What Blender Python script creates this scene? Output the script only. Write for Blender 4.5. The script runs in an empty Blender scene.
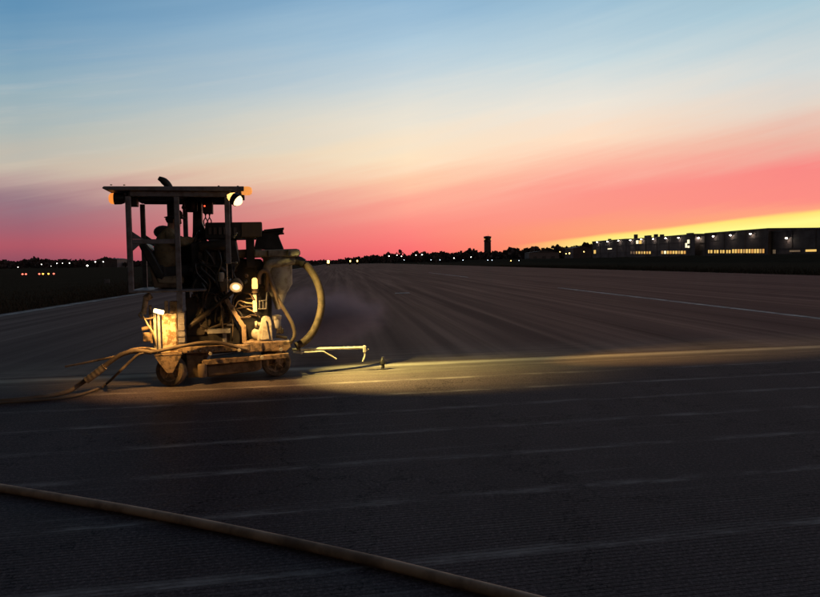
import bpy, bmesh, math, random
from mathutils import Vector, Matrix, Euler

random.seed(7)
R = math.radians
sc = bpy.context.scene
C = sc.collection

# ------------------------------------------------------------------ camera
F, CX, CY, CAM_H = 690.0, 410.0, 298.5, 1.6
cam_rot = Euler((R(90 - 3.1), 0, 0)).to_matrix() @ Matrix.Rotation(R(-0.8), 3, 'Z')
cd = bpy.data.cameras.new('camera')
cd.sensor_width = 36.0
cd.lens = F / 820.0 * 36.0
cd.clip_start, cd.clip_end = 0.05, 12000
cam = bpy.data.objects.new('camera', cd)
cam.matrix_world = Matrix.Translation((0, 0, CAM_H)) @ cam_rot.to_4x4()
C.objects.link(cam)
sc.camera = cam


def ray(px, py):
    return (cam_rot @ Vector(((px - CX) / F, -(py - CY) / F, -1.0))).normalized()


# ------------------------------------------------------------------ world / sky
def lin(c):
    return tuple(((v / 255) / 12.92 if v / 255 <= 0.04045 else ((v / 255 + 0.055) / 1.055) ** 2.4) for v in c) + (1.0,)


world = bpy.data.worlds.new('World')
sc.world = world
world.use_nodes = True
wt = world.node_tree
wt.nodes.clear()


class G:
    """small node helper"""
    def __init__(s, tree): s.t = tree
    def n(s, typ, **kw):
        nd = s.t.nodes.new(typ)
        for k, v in kw.items(): setattr(nd, k, v)
        return nd
    def set(s, inp, v):
        if hasattr(v, 'is_linked'): s.t.links.new(v, inp)
        else: inp.default_value = v
    def m(s, op, a, b=0.0, c=None, clamp=False):
        nd = s.n('ShaderNodeMath', operation=op, use_clamp=clamp)
        s.set(nd.inputs[0], a); s.set(nd.inputs[1], b)
        if c is not None: s.set(nd.inputs[2], c)
        return nd.outputs[0]
    def mr(s, v, a, b, lo=0.0, hi=1.0, interp='SMOOTHSTEP'):
        nd = s.n('ShaderNodeMapRange', interpolation_type=interp)
        s.set(nd.inputs[0], v)
        for i, x in enumerate((a, b, lo, hi)): s.set(nd.inputs[i + 1], x)
        return nd.outputs[0]
    def mix(s, f, a, b, blend='MIX'):
        nd = s.n('ShaderNodeMix', data_type='RGBA', blend_type=blend)
        s.set(nd.inputs[0], f); s.set(nd.inputs[6], a); s.set(nd.inputs[7], b)
        return nd.outputs[2]
    def ramp(s, v, stops, interp='LINEAR'):
        nd = s.n('ShaderNodeValToRGB')
        cr = nd.color_ramp
        cr.interpolation = interp
        stops = sorted(stops, key=lambda q: q[0])
        while len(cr.elements) < len(stops): cr.elements.new(0.5)
        for i, (p, c) in enumerate(stops):
            cr.elements[i].position = max(0, min(1, p)); cr.elements[i].color = c
        s.set(nd.inputs[0], v)
        return nd.outputs[0]
    def noise(s, vec, scale, detail=3.0, rough=0.5, out=0, dims='3D', w=None):
        nd = s.n('ShaderNodeTexNoise', noise_dimensions=dims)
        if vec is not None: s.set(nd.inputs['Vector'], vec)
        if w is not None: s.set(nd.inputs['W'], w)
        nd.inputs['Scale'].default_value = scale
        nd.inputs['Detail'].default_value = detail
        nd.inputs['Roughness'].default_value = rough
        return nd.outputs[out]
    def comb(s, x, y, z=0.0):
        nd = s.n('ShaderNodeCombineXYZ')
        s.set(nd.inputs[0], x); s.set(nd.inputs[1], y); s.set(nd.inputs[2], z)
        return nd.outputs[0]
    def dot(s, v, w):
        nd = s.n('ShaderNodeVectorMath', operation='DOT_PRODUCT')
        s.set(nd.inputs[0], v); s.set(nd.inputs[1], w)
        return nd.outputs['Value']


SUN_AZ, SUN_EL = 38.0, 1.2        # degrees right of the view axis; the sun has just gone
g = G(wt)
tc = g.n('ShaderNodeTexCoord').outputs['Generated']
sep = g.n('ShaderNodeSeparateXYZ'); wt.links.new(tc, sep.inputs[0])
elev = g.m('MULTIPLY', g.m('ARCSINE', sep.outputs[2]), 180 / math.pi)
az = g.m('MULTIPLY', g.m('ARCTAN2', sep.outputs[0], sep.outputs[1]), 180 / math.pi)
# thin cirrus sheets drawn out along the horizon, rising to the right
band = g.m('SUBTRACT', elev, g.m('MULTIPLY', az, 0.19))
cirrus = g.noise(g.comb(g.m('MULTIPLY', az, 0.035), g.m('MULTIPLY', band, 0.42)), 1.0, 4.0, 0.55)
wisp = g.noise(g.comb(g.m('MULTIPLY', az, 0.05), g.m('MULTIPLY', band, 1.1), 4.2), 1.0, 5.0, 0.6)
low = g.mr(elev, 0.5, 6.0)
warp = g.m('MULTIPLY', g.m('SUBTRACT', cirrus, 0.5), g.m('MULTIPLY', low, 3.0))
warp2 = g.m('MULTIPLY', g.m('SUBTRACT', wisp, 0.5), g.m('MULTIPLY', low, 1.5))
ev = g.m('ADD', elev, g.m('ADD', warp, warp2))
epos = g.m('DIVIDE', ev, 90.0)

cols = {
    30: [(0, (96, 144, 180)), (45, (118, 158, 186)), (90, (146, 174, 187)), (135, (176, 184, 180)), (166, (198, 186, 170)),
         (184, (188, 162, 156)), (204, (150, 117, 129)), (226, (160, 100, 114)), (245, (176, 88, 101)), (264, (140, 78, 96))],
    410: [(0, (142, 180, 209)), (45, (175, 202, 219)), (90, (210, 218, 218)), (122, (238, 228, 210)), (158, (254, 228, 194)),
          (182, (254, 202, 168)), (204, (254, 168, 147)), (226, (253, 140, 130)), (250, (251, 114, 114)), (262, (240, 102, 106))],
    590: [(0, (158, 192, 213)), (60, (200, 217, 222)), (105, (238, 230, 217)), (138, (254, 222, 194)), (162, (253, 190, 166)),
          (190, (252, 150, 138)), (215, (252, 150, 132)), (232, (253, 160, 118)), (258, (252, 150, 96))],
    790: [(0, (168, 199, 213)), (70, (210, 216, 215)), (108, (228, 212, 198)), (140, (236, 182, 164)), (172, (249, 138, 133)),
          (200, (252, 142, 131)), (210, (254, 165, 128)), (232, (254, 180, 110)), (256, (253, 160, 90))],
}
rc = {}
for x, tab in cols.items():
    st = []
    for y, c in tab:
        d = ray(x, y)
        st.append((max(0.0, math.degrees(math.asin(d.z))) / 90.0, lin(c)))
    st += [(0.36, lin((84, 106, 130))), (0.6, lin((54, 64, 84))), (1.0, lin((40, 46, 64)))]
    rc[x] = g.ramp(epos, st)
c = g.mix(g.mr(az, -28.8, 0.0, interp='LINEAR'), rc[30], rc[410])
c = g.mix(g.mr(az, 0.0, 14.6, interp='LINEAR'), c, rc[590])
c = g.mix(g.mr(az, 14.6, 28.8, interp='LINEAR'), c, rc[790])
# the clear yellow strip of sky under the cloud edge, where the sun went down
edge = g.m('ADD', g.m('MULTIPLY', g.m('SUBTRACT', g.m('MINIMUM', az, 45.0), 9.0), 0.094), 1.12)
edge = g.m('ADD', edge, g.m('MULTIPLY', g.m('SUBTRACT', wisp, 0.5), 0.35))
dlt = g.m('SUBTRACT', edge, elev)
strip = g.m('MULTIPLY', g.mr(dlt, -0.26, 0.06), g.m('MULTIPLY', g.mr(az, 7.0, 17.0), g.mr(az, 95.0, 60.0)))
ycol = g.ramp(g.m('DIVIDE', dlt, 3.0), [(0.0, lin((255, 226, 120))), (0.2, lin((255, 250, 142))), (0.6, lin((255, 236, 128))), (1.0, lin((254, 214, 112)))])
c = g.mix(strip, c, ycol)
streak = g.noise(g.comb(g.m('MULTIPLY', az, 0.06), g.m('MULTIPLY', band, 0.75), 9.0), 1.0, 6.0, 0.62)
c = g.mix(g.m('MULTIPLY', g.mr(streak, 0.50, 0.78), g.m('MULTIPLY', g.mr(elev, 3.0, 8.0), g.mr(elev, 20.0, 11.0, 0.0, 0.13))), c, lin((255, 232, 212)))
bg_front = g.n('ShaderNodeBackground'); wt.links.new(c, bg_front.inputs[0]); bg_front.inputs[1].default_value = 1.01
sky = g.n('ShaderNodeTexSky', sky_type='NISHITA')
sky.sun_disc = False
sky.sun_elevation = R(SUN_EL); sky.sun_rotation = R(SUN_AZ)
bg_back = g.n('ShaderNodeBackground'); wt.links.new(sky.outputs[0], bg_back.inputs[0]); bg_back.inputs[1].default_value = 0.03
sun_dir = Vector((math.sin(R(SUN_AZ)), math.cos(R(SUN_AZ)), 0))
ca = g.dot(g.n('ShaderNodeVectorMath', operation='NORMALIZE').outputs[0], tuple(sun_dir))
nrm = [n for n in wt.nodes if n.type == 'VECT_MATH' and n.operation == 'NORMALIZE'][0]
wt.links.new(g.comb(sep.outputs[0], sep.outputs[1], 0.001), nrm.inputs[0])
ms = g.n('ShaderNodeMixShader')
wt.links.new(g.mr(ca, 0.36, -0.6), ms.inputs[0])
wt.links.new(bg_front.outputs[0], ms.inputs[1]); wt.links.new(bg_back.outputs[0], ms.inputs[2])
out = g.n('ShaderNodeOutputWorld'); wt.links.new(ms.outputs[0], out.inputs[0])

# ------------------------------------------------------------------ sun (last faint afterglow), exposure
sl = bpy.data.lights.new('sun', 'SUN'); sl.energy = 0.08; sl.angle = R(12); sl.color = (1.0, 0.55, 0.42)
so = bpy.data.objects.new('sun', sl); C.objects.link(so)
to_sun = Vector((math.sin(R(SUN_AZ)) * math.cos(R(SUN_EL)), math.cos(R(SUN_AZ)) * math.cos(R(SUN_EL)), math.sin(R(SUN_EL))))
so.rotation_euler = (-to_sun).to_track_quat('-Z', 'Y').to_euler()
vs = sc.view_settings
vs.view_transform = 'Standard'; vs.look = 'None'; vs.exposure = 0.0; vs.gamma = 1.0; vs.use_curve_mapping = False
sc.render.engine = 'CYCLES'
sc.cycles.use_denoising = True
sc.cycles.max_bounces = 5
sc.cycles.volume_step_rate = 2.0
sc.cycles.sample_clamp_indirect = 4.0

# ------------------------------------------------------------------ materials
MATS = {}


def mat(name, col, rough=0.6, metal=0.0, dirt=0.25, dcol=(0.12, 0.09, 0.06), scale=9.0, bump=0.25, spec=0.5):
    if name in MATS: return MATS[name]
    m = bpy.data.materials.new(name); m.use_nodes = True
    k = G(m.node_tree); b = m.node_tree.nodes['Principled BSDF']
    co = k.n('ShaderNodeTexCoord').outputs['Object']
    n1 = k.noise(co, scale, 5.0, 0.62); n2 = k.noise(co, scale * 4.3, 3.0, 0.6)
    f = k.m('MULTIPLY', k.mr(n1, 0.42, 0.68), dirt * 2.0, clamp=True)
    base = k.mix(f, tuple(col) + (1,), tuple(dcol) + (1,))
    base = k.mix(k.m('MULTIPLY', n2, 0.5), base, k.mix(0.5, base, (0.01, 0.01, 0.01, 1)))
    k.set(b.inputs['Base Color'], base)
    k.set(b.inputs['Roughness'], k.mr(n1, 0.3, 0.7, max(0.05, rough - 0.12), min(1, rough + 0.18)))
    b.inputs['Metallic'].default_value = metal
    b.inputs['Specular IOR Level'].default_value = spec
    bp = k.n('ShaderNodeBump'); bp.inputs['Strength'].default_value = bump; bp.inputs['Distance'].default_value = 0.004
    k.set(bp.inputs['Height'], k.m('ADD', n1, k.m('MULTIPLY', n2, 0.4)))
    k.set(b.inputs['Normal'], bp.outputs[0])
    MATS[name] = m
    return m


def emit(name, col, strength, sampled=True):
    if name in MATS: return MATS[name]
    m = bpy.data.materials.new(name); m.use_nodes = True
    b = m.node_tree.nodes['Principled BSDF']
    b.inputs['Base Color'].default_value = tuple(col) + (1,)
    b.inputs['Roughness'].default_value = 0.25
    b.inputs['Emission Color'].default_value = tuple(col) + (1,)
    b.inputs['Emission Strength'].default_value = strength
    if not sampled: m.cycles.emission_sampling = 'NONE'
    MATS[name] = m
    return m


GREY = mat('grey_paint', (0.20, 0.185, 0.20), 0.55, 0.0, 0.35, (0.10, 0.075, 0.06))
BLACK = mat('black_paint', (0.022, 0.02, 0.02), 0.42, 0.0, 0.3, (0.06, 0.045, 0.035))
IRON = mat('oily_iron', (0.05, 0.043, 0.038), 0.5, 0.6, 0.4, (0.09, 0.065, 0.045))
TAN = mat('slurry_caked_steel', (0.37, 0.245, 0.14), 0.62, 0.0, 0.6, (0.10, 0.065, 0.04), 13.0, 0.9)
BROWN = mat('brown_caked_guard', (0.21, 0.14, 0.085), 0.85, 0.0, 0.5, (0.10, 0.07, 0.045), 7.0, 0.6)
CREAM = mat('cream_paint', (0.42, 0.40, 0.36), 0.6, 0.0, 0.4, (0.18, 0.145, 0.10))
WHITEC = mat('pale_casting', (0.62, 0.56, 0.44), 0.55, 0.0, 0.3, (0.26, 0.19, 0.11), 14.0)
STEEL = mat('bright_steel', (0.55, 0.53, 0.50), 0.3, 0.9, 0.15, (0.2, 0.16, 0.1))
HOSE = mat('ochre_hose', (0.075, 0.044, 0.020), 0.75, 0.0, 0.5, (0.030, 0.019, 0.010), 12.0)
HOSEP = mat('pale_hose', (0.36, 0.27, 0.16), 0.6, 0.0, 0.35, (0.2, 0.13, 0.07), 12.0)
HOSED = mat('dusty_brown_hose', (0.14, 0.095, 0.06), 0.75, 0.0, 0.5, (0.10, 0.07, 0.05), 6.0, 0.5)
RUBBER = mat('dusty_tyre_rubber', (0.07, 0.055, 0.042), 0.9, 0.0, 0.5, (0.26, 0.18, 0.11), 6.0)
JACKET = mat('khaki_jacket', (0.26, 0.205, 0.115), 0.9, 0.0, 0.4, (0.13, 0.10, 0.06), 11.0, 0.8)
TROUSER = mat('dark_trousers', (0.05, 0.048, 0.05), 0.9, 0.0, 0.2, (0.08, 0.06, 0.05), 11.0, 0.6)
HATM = mat('dark_hat_felt', (0.035, 0.03, 0.03), 0.9, 0.0, 0.2, (0.06, 0.05, 0.04))
SKIN = mat('skin', (0.36, 0.22, 0.15), 0.55, 0.0, 0.1, (0.25, 0.13, 0.09), 20.0, 0.1)
VINYL = mat('black_vinyl', (0.025, 0.024, 0.026), 0.45, 0.0, 0.3, (0.10, 0.075, 0.05), 8.0)
HOTL = emit('warm_lens', (1.0, 0.72, 0.32), 2.6)
AMBER = emit('amber_lens', (1.0, 0.30, 0.05), 0.95)
AMBERH = emit('amber_bulb', (1.0, 0.50, 0.12), 2.6)
REDL = emit('red_led', (1.0, 0.08, 0.03), 3.0)


# ------------------------------------------------------------------ mesh helpers
def nb(): return bmesh.new()


def obj(name, bm, m, parent=None, smooth=False):
    bmesh.ops.recalc_face_normals(bm, faces=bm.faces)
    me = bpy.data.meshes.new(name); bm.to_mesh(me); bm.free()
    if m is not None: me.materials.append(m)
    if smooth:
        for p in me.polygons: p.use_smooth = True
        try: me.set_sharp_from_angle(angle=R(40))
        except Exception: pass
    o = bpy.data.objects.new(name, me); C.objects.link(o)
    if parent is not None: o.parent = parent
    return o


def tag(o, label, cat, group=None):
    o['label'] = label; o['category'] = cat
    if group: o['group'] = group
    return o


def empty(name, loc=(0, 0, 0), rz=0.0):
    o = bpy.data.objects.new(name, None); o.empty_display_size = 0.2
    o.location = loc; o.rotation_euler = (0, 0, rz); C.objects.link(o)
    return o


def struct(o): o['kind'] = 'structure'; return o


def copy_tree(o, parent=None):
    q = o.copy(); C.objects.link(q); q.parent = parent
    for ch in list(o.children): copy_tree(ch, q)
    return q


def box(bm, c, size, rot=None, bev=0.0):
    M = Matrix.Translation(c)
    if rot is not None: M = M @ rot.to_4x4()
    M = M @ Matrix.Diagonal((*size, 1))
    r = bmesh.ops.create_cube(bm, size=1.0, matrix=M)
    if bev > 0:
        es = list({e for v in r['verts'] for e in v.link_edges})
        bmesh.ops.bevel(bm, geom=es, offset=bev, segments=1, affect='EDGES', clamp_overlap=True)
    return bm


def box2(bm, lo, hi, bev=0.0):
    lo, hi = Vector(lo), Vector(hi)
    return box(bm, (lo + hi) / 2, [abs(a) for a in (hi - lo)], bev=bev)


def prism(bm, poly, y0, y1, bev=0.0):
    a = [bm.verts.new((x, y0, z)) for x, z in poly]
    b = [bm.verts.new((x, y1, z)) for x, z in poly]
    fs = [bm.faces.new(a), bm.faces.new(b[::-1])]
    n = len(poly)
    for i in range(n): fs.append(bm.faces.new((a[i], b[i], b[(i + 1) % n], a[(i + 1) % n])))
    if bev > 0:
        bmesh.ops.recalc_face_normals(bm, faces=fs)
        bmesh.ops.bevel(bm, geom=list({e for f in fs for e in f.edges}), offset=bev, segments=1, affect='EDGES', clamp_overlap=True)
    return bm


def crom(pts, per=8):
    pts = [Vector(p) for p in pts]
    if len(pts) < 3:
        return [pts[0].lerp(pts[-1], i / per) for i in range(per + 1)]
    P = [2 * pts[0] - pts[1]] + pts + [2 * pts[-1] - pts[-2]]
    outp = []
    for i in range(1, len(P) - 2):
        p0, p1, p2, p3 = P[i - 1:i + 3]
        for k in range(per):
            t = k / per
            outp.append(0.5 * ((2 * p1) + (p2 - p0) * t + (2 * p0 - 5 * p1 + 4 * p2 - p3) * t * t + (3 * p1 - p0 - 3 * p2 + p3) * t ** 3))
    outp.append(pts[-1])
    return outp


def sweep(bm, pts, r, n=10, rfun=None):
    """closed tube through pts (already dense)"""
    pts = [Vector(p) for p in pts]
    t0 = (pts[1] - pts[0]).normalized()
    up = Vector((0, 0, 1)) if abs(t0.z) < 0.9 else Vector((0, 1, 0))
    nrm_ = (up - t0 * up.dot(t0)).normalized()
    rings = []
    for i, p in enumerate(pts):
        t = (pts[min(i + 1, len(pts) - 1)] - pts[max(i - 1, 0)]).normalized()
        nrm_ = (nrm_ - t * nrm_.dot(t)).normalized()
        bn = t.cross(nrm_)
        rr = rfun(i, len(pts)) if rfun else r
        rings.append([bm.verts.new(p + (nrm_ * math.cos(2 * math.pi * k / n) + bn * math.sin(2 * math.pi * k / n)) * rr) for k in range(n)])
    for a, b in zip(rings, rings[1:]):
        for k in range(n): bm.faces.new((a[k], a[(k + 1) % n], b[(k + 1) % n], b[k]))
    bm.faces.new(rings[0][::-1]); bm.faces.new(rings[-1])
    return bm


def tube(bm, pts, r, n=10, per=8): return sweep(bm, crom(pts, per), r, n)


def rod(bm, a, b, r, n=10): return sweep(bm, [a, b], r, n)


def bar(bm, a, b, w, h, bev=0.0):
    """rectangular bar a->b; w across (y), h in the plane"""
    a, b = Vector(a), Vector(b); d = b - a; x = d.normalized()
    y = Vector((0, 1, 0)); y = (y - x * y.dot(x)).normalized(); z = x.cross(y)
    return box(bm, (a + b) / 2, (d.length, w, h), Matrix((x, y, z)).transposed(), bev)


def lathe(bm, prof, origin, axis=(0, 0, 1), n=24):
    o = Vector(origin); ax = Vector(axis).normalized()
    s = Vector((1, 0, 0)) if abs(ax.x) < 0.9 else Vector((0, 0, 1))
    e1 = (s - ax * s.dot(ax)).normalized(); e2 = ax.cross(e1)
    rings = []
    for r_, h in prof:
        if r_ < 1e-5: rings.append([bm.verts.new(o + ax * h)])
        else: rings.append([bm.verts.new(o + ax * h + (e1 * math.cos(2 * math.pi * k / n) + e2 * math.sin(2 * math.pi * k / n)) * r_) for k in range(n)])
    for a, b in zip(rings, rings[1:]):
        for k in range(n):
            k2 = (k + 1) % n
            if len(a) == 1 and len(b) == 1: break
            if len(a) == 1: bm.faces.new((a[0], b[k2], b[k]))
            elif len(b) == 1: bm.faces.new((a[k], a[k2], b[0]))
            else: bm.faces.new((a[k], a[k2], b[k2], b[k]))
    return bm


# ------------------------------------------------------------------ frames of the place
class Frame:
    """a vertical-plane frame: origin on the ground, u along, v across (away), z up"""
    def __init__(s, ox, oy, deg):
        s.o = Vector((ox, oy, 0)); a = R(deg)
        s.u = Vector((math.cos(a), math.sin(a), 0)); s.v = Vector((-math.sin(a), math.cos(a), 0)); s.rz = a
    def at(s, px, py, lat):
        d = ray(px, py); cp = Vector((0, 0, CAM_H))
        t = (lat - (cp - s.o).dot(s.v)) / d.dot(s.v)
        p = cp + d * t - s.o
        return Vector((p.dot(s.u), lat, p.z))
    def world(s, x, y, z): return s.o + s.u * x + s.v * y + Vector((0, 0, z))


def ground_pt(px, py, z=0.0):
    d = ray(px, py); t = (z - CAM_H) / d.z
    return Vector((0, 0, CAM_H)) + d * t


def far_pt(px, py, dist):
    d = ray(px, py); return Vector((0, 0, CAM_H)) + d * (dist / d.y)


RUN = R(5.8)                                   # the runway heads 5.8 degrees left of the view axis
r_dir = Vector((-math.sin(RUN), math.cos(RUN), 0)); r_lat = Vector((math.cos(RUN), math.sin(RUN), 0))
GRV = R(11.0)                                  # the grooves cross it
g_dir = Vector((math.cos(GRV), math.sin(GRV), 0)); g_nrm = Vector((-math.sin(GRV), math.cos(GRV), 0))


def rp(lat, q, z): return r_lat * lat + r_dir * q + Vector((0, 0, z))


# ------------------------------------------------------------------ ground, runway, paint
def m_asphalt(grooved):
    m = bpy.data.materials.new('grooved_asphalt' if grooved else 'runway_asphalt'); m.use_nodes = True
    k = G(m.node_tree); b = m.node_tree.nodes['Principled BSDF']
    pos = k.n('ShaderNodeNewGeometry').outputs['Position']
    t = k.dot(pos, tuple(g_nrm)); s = k.dot(pos, tuple(g_dir))
    lq = k.dot(pos, tuple(r_dir)); ll = k.dot(pos, tuple(r_lat))
    fine = k.noise(pos, 42.0, 6.0, 0.85); mid = k.noise(pos, 2.1, 4.0, 0.6)
    base = k.ramp(fine, [(0.25, (0.030, 0.0215, 0.0220, 1)), (0.5, (0.084, 0.0610, 0.0620, 1)), (0.70, (0.26, 0.190, 0.190, 1))]) if grooved else \
        k.ramp(fine, [(0.25, (0.018, 0.0126, 0.0165, 1)), (0.5, (0.031, 0.0220, 0.0285, 1)), (0.75, (0.062, 0.045, 0.050, 1))])
    base = k.mix(k.mr(mid, 0.35, 0.7, 0, 0.08 if grooved else 0.15), base, (0.024, 0.019, 0.0185, 1))
    if grooved:      # pale aggregate showing in the worn surface, and fine cracks
        agg = k.n('ShaderNodeTexVoronoi'); agg.inputs['Scale'].default_value = 62.0; k.set(agg.inputs['Vector'], pos)
        base = k.mix(k.m('MULTIPLY', k.mr(agg.outputs['Distance'], 0.22, 0.10), k.mr(k.noise(pos, 5.0, 3.0, 0.6), 0.40, 0.66, 0.05, 0.75)), base, (0.20, 0.165, 0.155, 1))
        crk = k.n('ShaderNodeTexVoronoi', feature='DISTANCE_TO_EDGE'); crk.inputs['Scale'].default_value = 0.55; k.set(crk.inputs['Vector'], k.n('ShaderNodeVectorMath', operation='ADD').outputs[0])
        va = [n_ for n_ in m.node_tree.nodes if n_.type == 'VECT_MATH' and n_.operation == 'ADD'][0]
        k.set(va.inputs[0], pos); k.set(va.inputs[1], k.noise(pos, 3.0, 4.0, 0.7, 1))
        base = k.mix(k.m('MULTIPLY', k.mr(crk.outputs['Distance'], 0.010, 0.002), 0.6), base, (0.006, 0.005, 0.005, 1))
    # long rubber and seal streaks along the runway
    lng = k.noise(k.comb(k.m('MULTIPLY', ll, 1.3), k.m('MULTIPLY', lq, 0.02)), 1.0, 4.0, 0.6)
    base = k.mix(k.mr(lng, 0.38, 0.68, 0, 0.35), base, k.mix(0.5, base, (0.007, 0.006, 0.006, 1)))
    lng2 = k.noise(k.comb(k.m('MULTIPLY', ll, 2.1), k.m('MULTIPLY', lq, 0.03), 7.0), 1.0, 3.0, 0.6)
    base = k.mix(k.mr(lng2, 0.56, 0.74, 0, 0.40), base, (0.075, 0.062, 0.060, 1))
    if not grooved:     # sealed lane joints along the runway
        jt = k.m('ABSOLUTE', k.m('SUBTRACT', k.m('FRACT', k.m('DIVIDE', k.m('ADD', ll, 40.9), 3.8)), 0.5))
        base = k.mix(k.m('MULTIPLY', k.mr(jt, 0.016, 0.006), 0.75), base, (0.010, 0.008, 0.009, 1))
        ptc = k.noise(k.comb(k.m('MULTIPLY', ll, 0.35), k.m('MULTIPLY', lq, 0.10), 21.0), 1.0, 5.0, 0.65)
        base = k.mix(k.mr(ptc, 0.50, 0.70, 0, 0.5), base, (0.016, 0.012, 0.014, 1))
        e0 = k.m('MULTIPLY', k.mr(t, 13.2, 10.7), k.mr(t, 10.2, 10.5))     # lamp glow spilling past the newest pass, put in as paler asphalt
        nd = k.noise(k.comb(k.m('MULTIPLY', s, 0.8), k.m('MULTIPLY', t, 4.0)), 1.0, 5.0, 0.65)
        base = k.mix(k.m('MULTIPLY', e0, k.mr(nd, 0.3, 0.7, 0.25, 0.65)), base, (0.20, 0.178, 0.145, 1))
    if grooved:
        wob = k.m('MULTIPLY', k.m('SUBTRACT', k.noise(k.comb(k.m('MULTIPLY', s, 0.25), k.m('MULTIPLY', t, 0.4)), 1.0, 3.0), 0.5), 0.10)
        ph = k.m('FRACT', k.m('DIVIDE', k.m('ADD', k.m('ADD', t, wob), 0.24), 0.925))
        ln = k.m('MULTIPLY', k.mr(ph, 0.0, 0.05), k.mr(ph, 0.20, 0.06))
        brk = k.noise(k.comb(k.m('MULTIPLY', s, 1.3), k.m('MULTIPLY', t, 5.0), 3.0), 1.0, 6.0, 0.75)
        ln = k.m('MULTIPLY', ln, k.mr(brk, 0.42, 0.66, 0.04, 0.9))
        st = k.noise(k.comb(k.m('MULTIPLY', s, 0.5), k.m('MULTIPLY', t, 11.0), 11.0), 1.0, 6.0, 0.75)
        ln = k.m('MAXIMUM', ln, k.mr(st, 0.54, 0.74, 0, 0.34))
        base = k.mix(ln, base, (0.31, 0.265, 0.25, 1))
        # pale slurry left along the newest pass, made paler to carry the lamp streak
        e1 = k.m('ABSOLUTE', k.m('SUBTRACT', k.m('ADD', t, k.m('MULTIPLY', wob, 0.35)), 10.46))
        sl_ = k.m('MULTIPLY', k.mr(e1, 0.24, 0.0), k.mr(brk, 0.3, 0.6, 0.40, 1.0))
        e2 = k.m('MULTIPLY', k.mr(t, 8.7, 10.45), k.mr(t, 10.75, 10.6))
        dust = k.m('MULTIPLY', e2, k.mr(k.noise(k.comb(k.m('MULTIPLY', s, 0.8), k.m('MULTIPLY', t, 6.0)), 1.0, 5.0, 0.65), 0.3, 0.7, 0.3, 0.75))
        base = k.mix(dust, base, (0.23, 0.205, 0.165, 1))  # dusty band paled and widened: the lamp pool's soft falloff painted into the colour
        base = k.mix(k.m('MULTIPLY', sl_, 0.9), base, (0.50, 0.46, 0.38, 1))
    k.set(b.inputs['Base Color'], base)
    k.set(b.inputs['Roughness'], 0.85)
    b.inputs['Specular IOR Level'].default_value = 0.0
    k.set(b.inputs['Coat Weight'], 0.09 if grooved else k.m('MULTIPLY', k.mr(lng, 0.36, 0.62, 0.115, 0.085), k.mr(lng2, 0.35, 0.65, 0.8, 1.2))); b.inputs['Coat Roughness'].default_value = 0.42 if grooved else 0.28   # worn, polished aggregate: a weak sheen at low angles
    bp = k.n('ShaderNodeBump'); bp.inputs['Strength'].default_value = 0.3; bp.inputs['Distance'].default_value = 0.003
    k.set(bp.inputs['Height'], fine); k.set(b.inputs['Normal'], bp.outputs[0])
    return m


def m_grass(name, a, b_):
    m = bpy.data.materials.new(name); m.use_nodes = True
    k = G(m.node_tree); b = m.node_tree.nodes['Principled BSDF']
    pos = k.n('ShaderNodeNewGeometry').outputs['Position']
    n = k.noise(pos, 0.25, 5.0, 0.65)
    k.set(b.inputs['Base Color'], k.mix(n, a + (1,), b_ + (1,)))
    b.inputs['Roughness'].default_value = 1.0; b.inputs['Specular IOR Level'].default_value = 0.0
    bp = k.n('ShaderNodeBump'); bp.inputs['Strength'].default_value = 1.0; bp.inputs['Distance'].default_value = 0.3
    k.set(bp.inputs['Height'], k.noise(pos, 4.0, 5.0, 0.7)); k.set(b.inputs['Normal'], bp.outputs[0])
    return m


GRASS = m_grass('dormant_turf', (0.050, 0.038, 0.026), (0.095, 0.072, 0.048))
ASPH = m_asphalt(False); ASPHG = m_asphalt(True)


def sheet(name, pts, m):
    bm = nb(); bm.faces.new([bm.verts.new(p) for p in pts]); return struct(obj(name, bm, m))


E = 7000
sheet('ground', [(-E, -200, -0.05), (E, -200, -0.05), (E, E, -0.05), (-E, E, -0.05)], GRASS)
LW, RW = -11.6, 38.5
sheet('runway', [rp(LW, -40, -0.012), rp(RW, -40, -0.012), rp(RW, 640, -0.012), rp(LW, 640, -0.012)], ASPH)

# freshly sawn grooves: a real grooved profile, 38 mm apart
bm = nb(); prev = None
PIT = 0.0381; t0g, t1g = 2.2, 10.76
prof = []
nn = int((t1g - t0g) / PIT)
for i in range(nn):
    t = t0g + i * PIT
    t += random.uniform(-.0012, .0012)
    prof += [(t, 0.0), (t + PIT - 0.006, 0.0), (t + PIT - 0.005, -0.0035), (t + PIT - 0.0015, -0.0035)]
prof.append((t0g + nn * PIT, 0.0)); prof.append((t0g + nn * PIT + 0.01, -0.011))
GL = [-10.6] + [-5.0 + .55 * i for i in range(24)] + [11.2]
for (t, z) in prof:
    row = []
    for lat in GL:
        # point with g_nrm.p = t and r_lat.p = lat
        a11, a12, a21, a22 = g_nrm.x, g_nrm.y, r_lat.x, r_lat.y
        det = a11 * a22 - a12 * a21
        row.append(bm.verts.new(((t * a22 - lat * a12) / det, (a11 * lat - a21 * t) / det, z * random.uniform(.25, 1.25) if -.01 < z < 0 else z)))
    if prev:
        for i in range(len(GL) - 1): bm.faces.new((prev[i], prev[i + 1], row[i + 1], row[i]))
    prev = row
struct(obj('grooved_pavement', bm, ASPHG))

PAINT = mat('worn_white_paint', (0.42, 0.39, 0.37), 0.7, 0.0, 0.5, (0.10, 0.09, 0.085), 1.6, 0.2)
PAINTD = mat('dull_edge_paint', (0.27, 0.25, 0.24), 0.8, 0.0, 0.5, (0.07, 0.065, 0.06), 1.2, 0.2)


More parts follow.
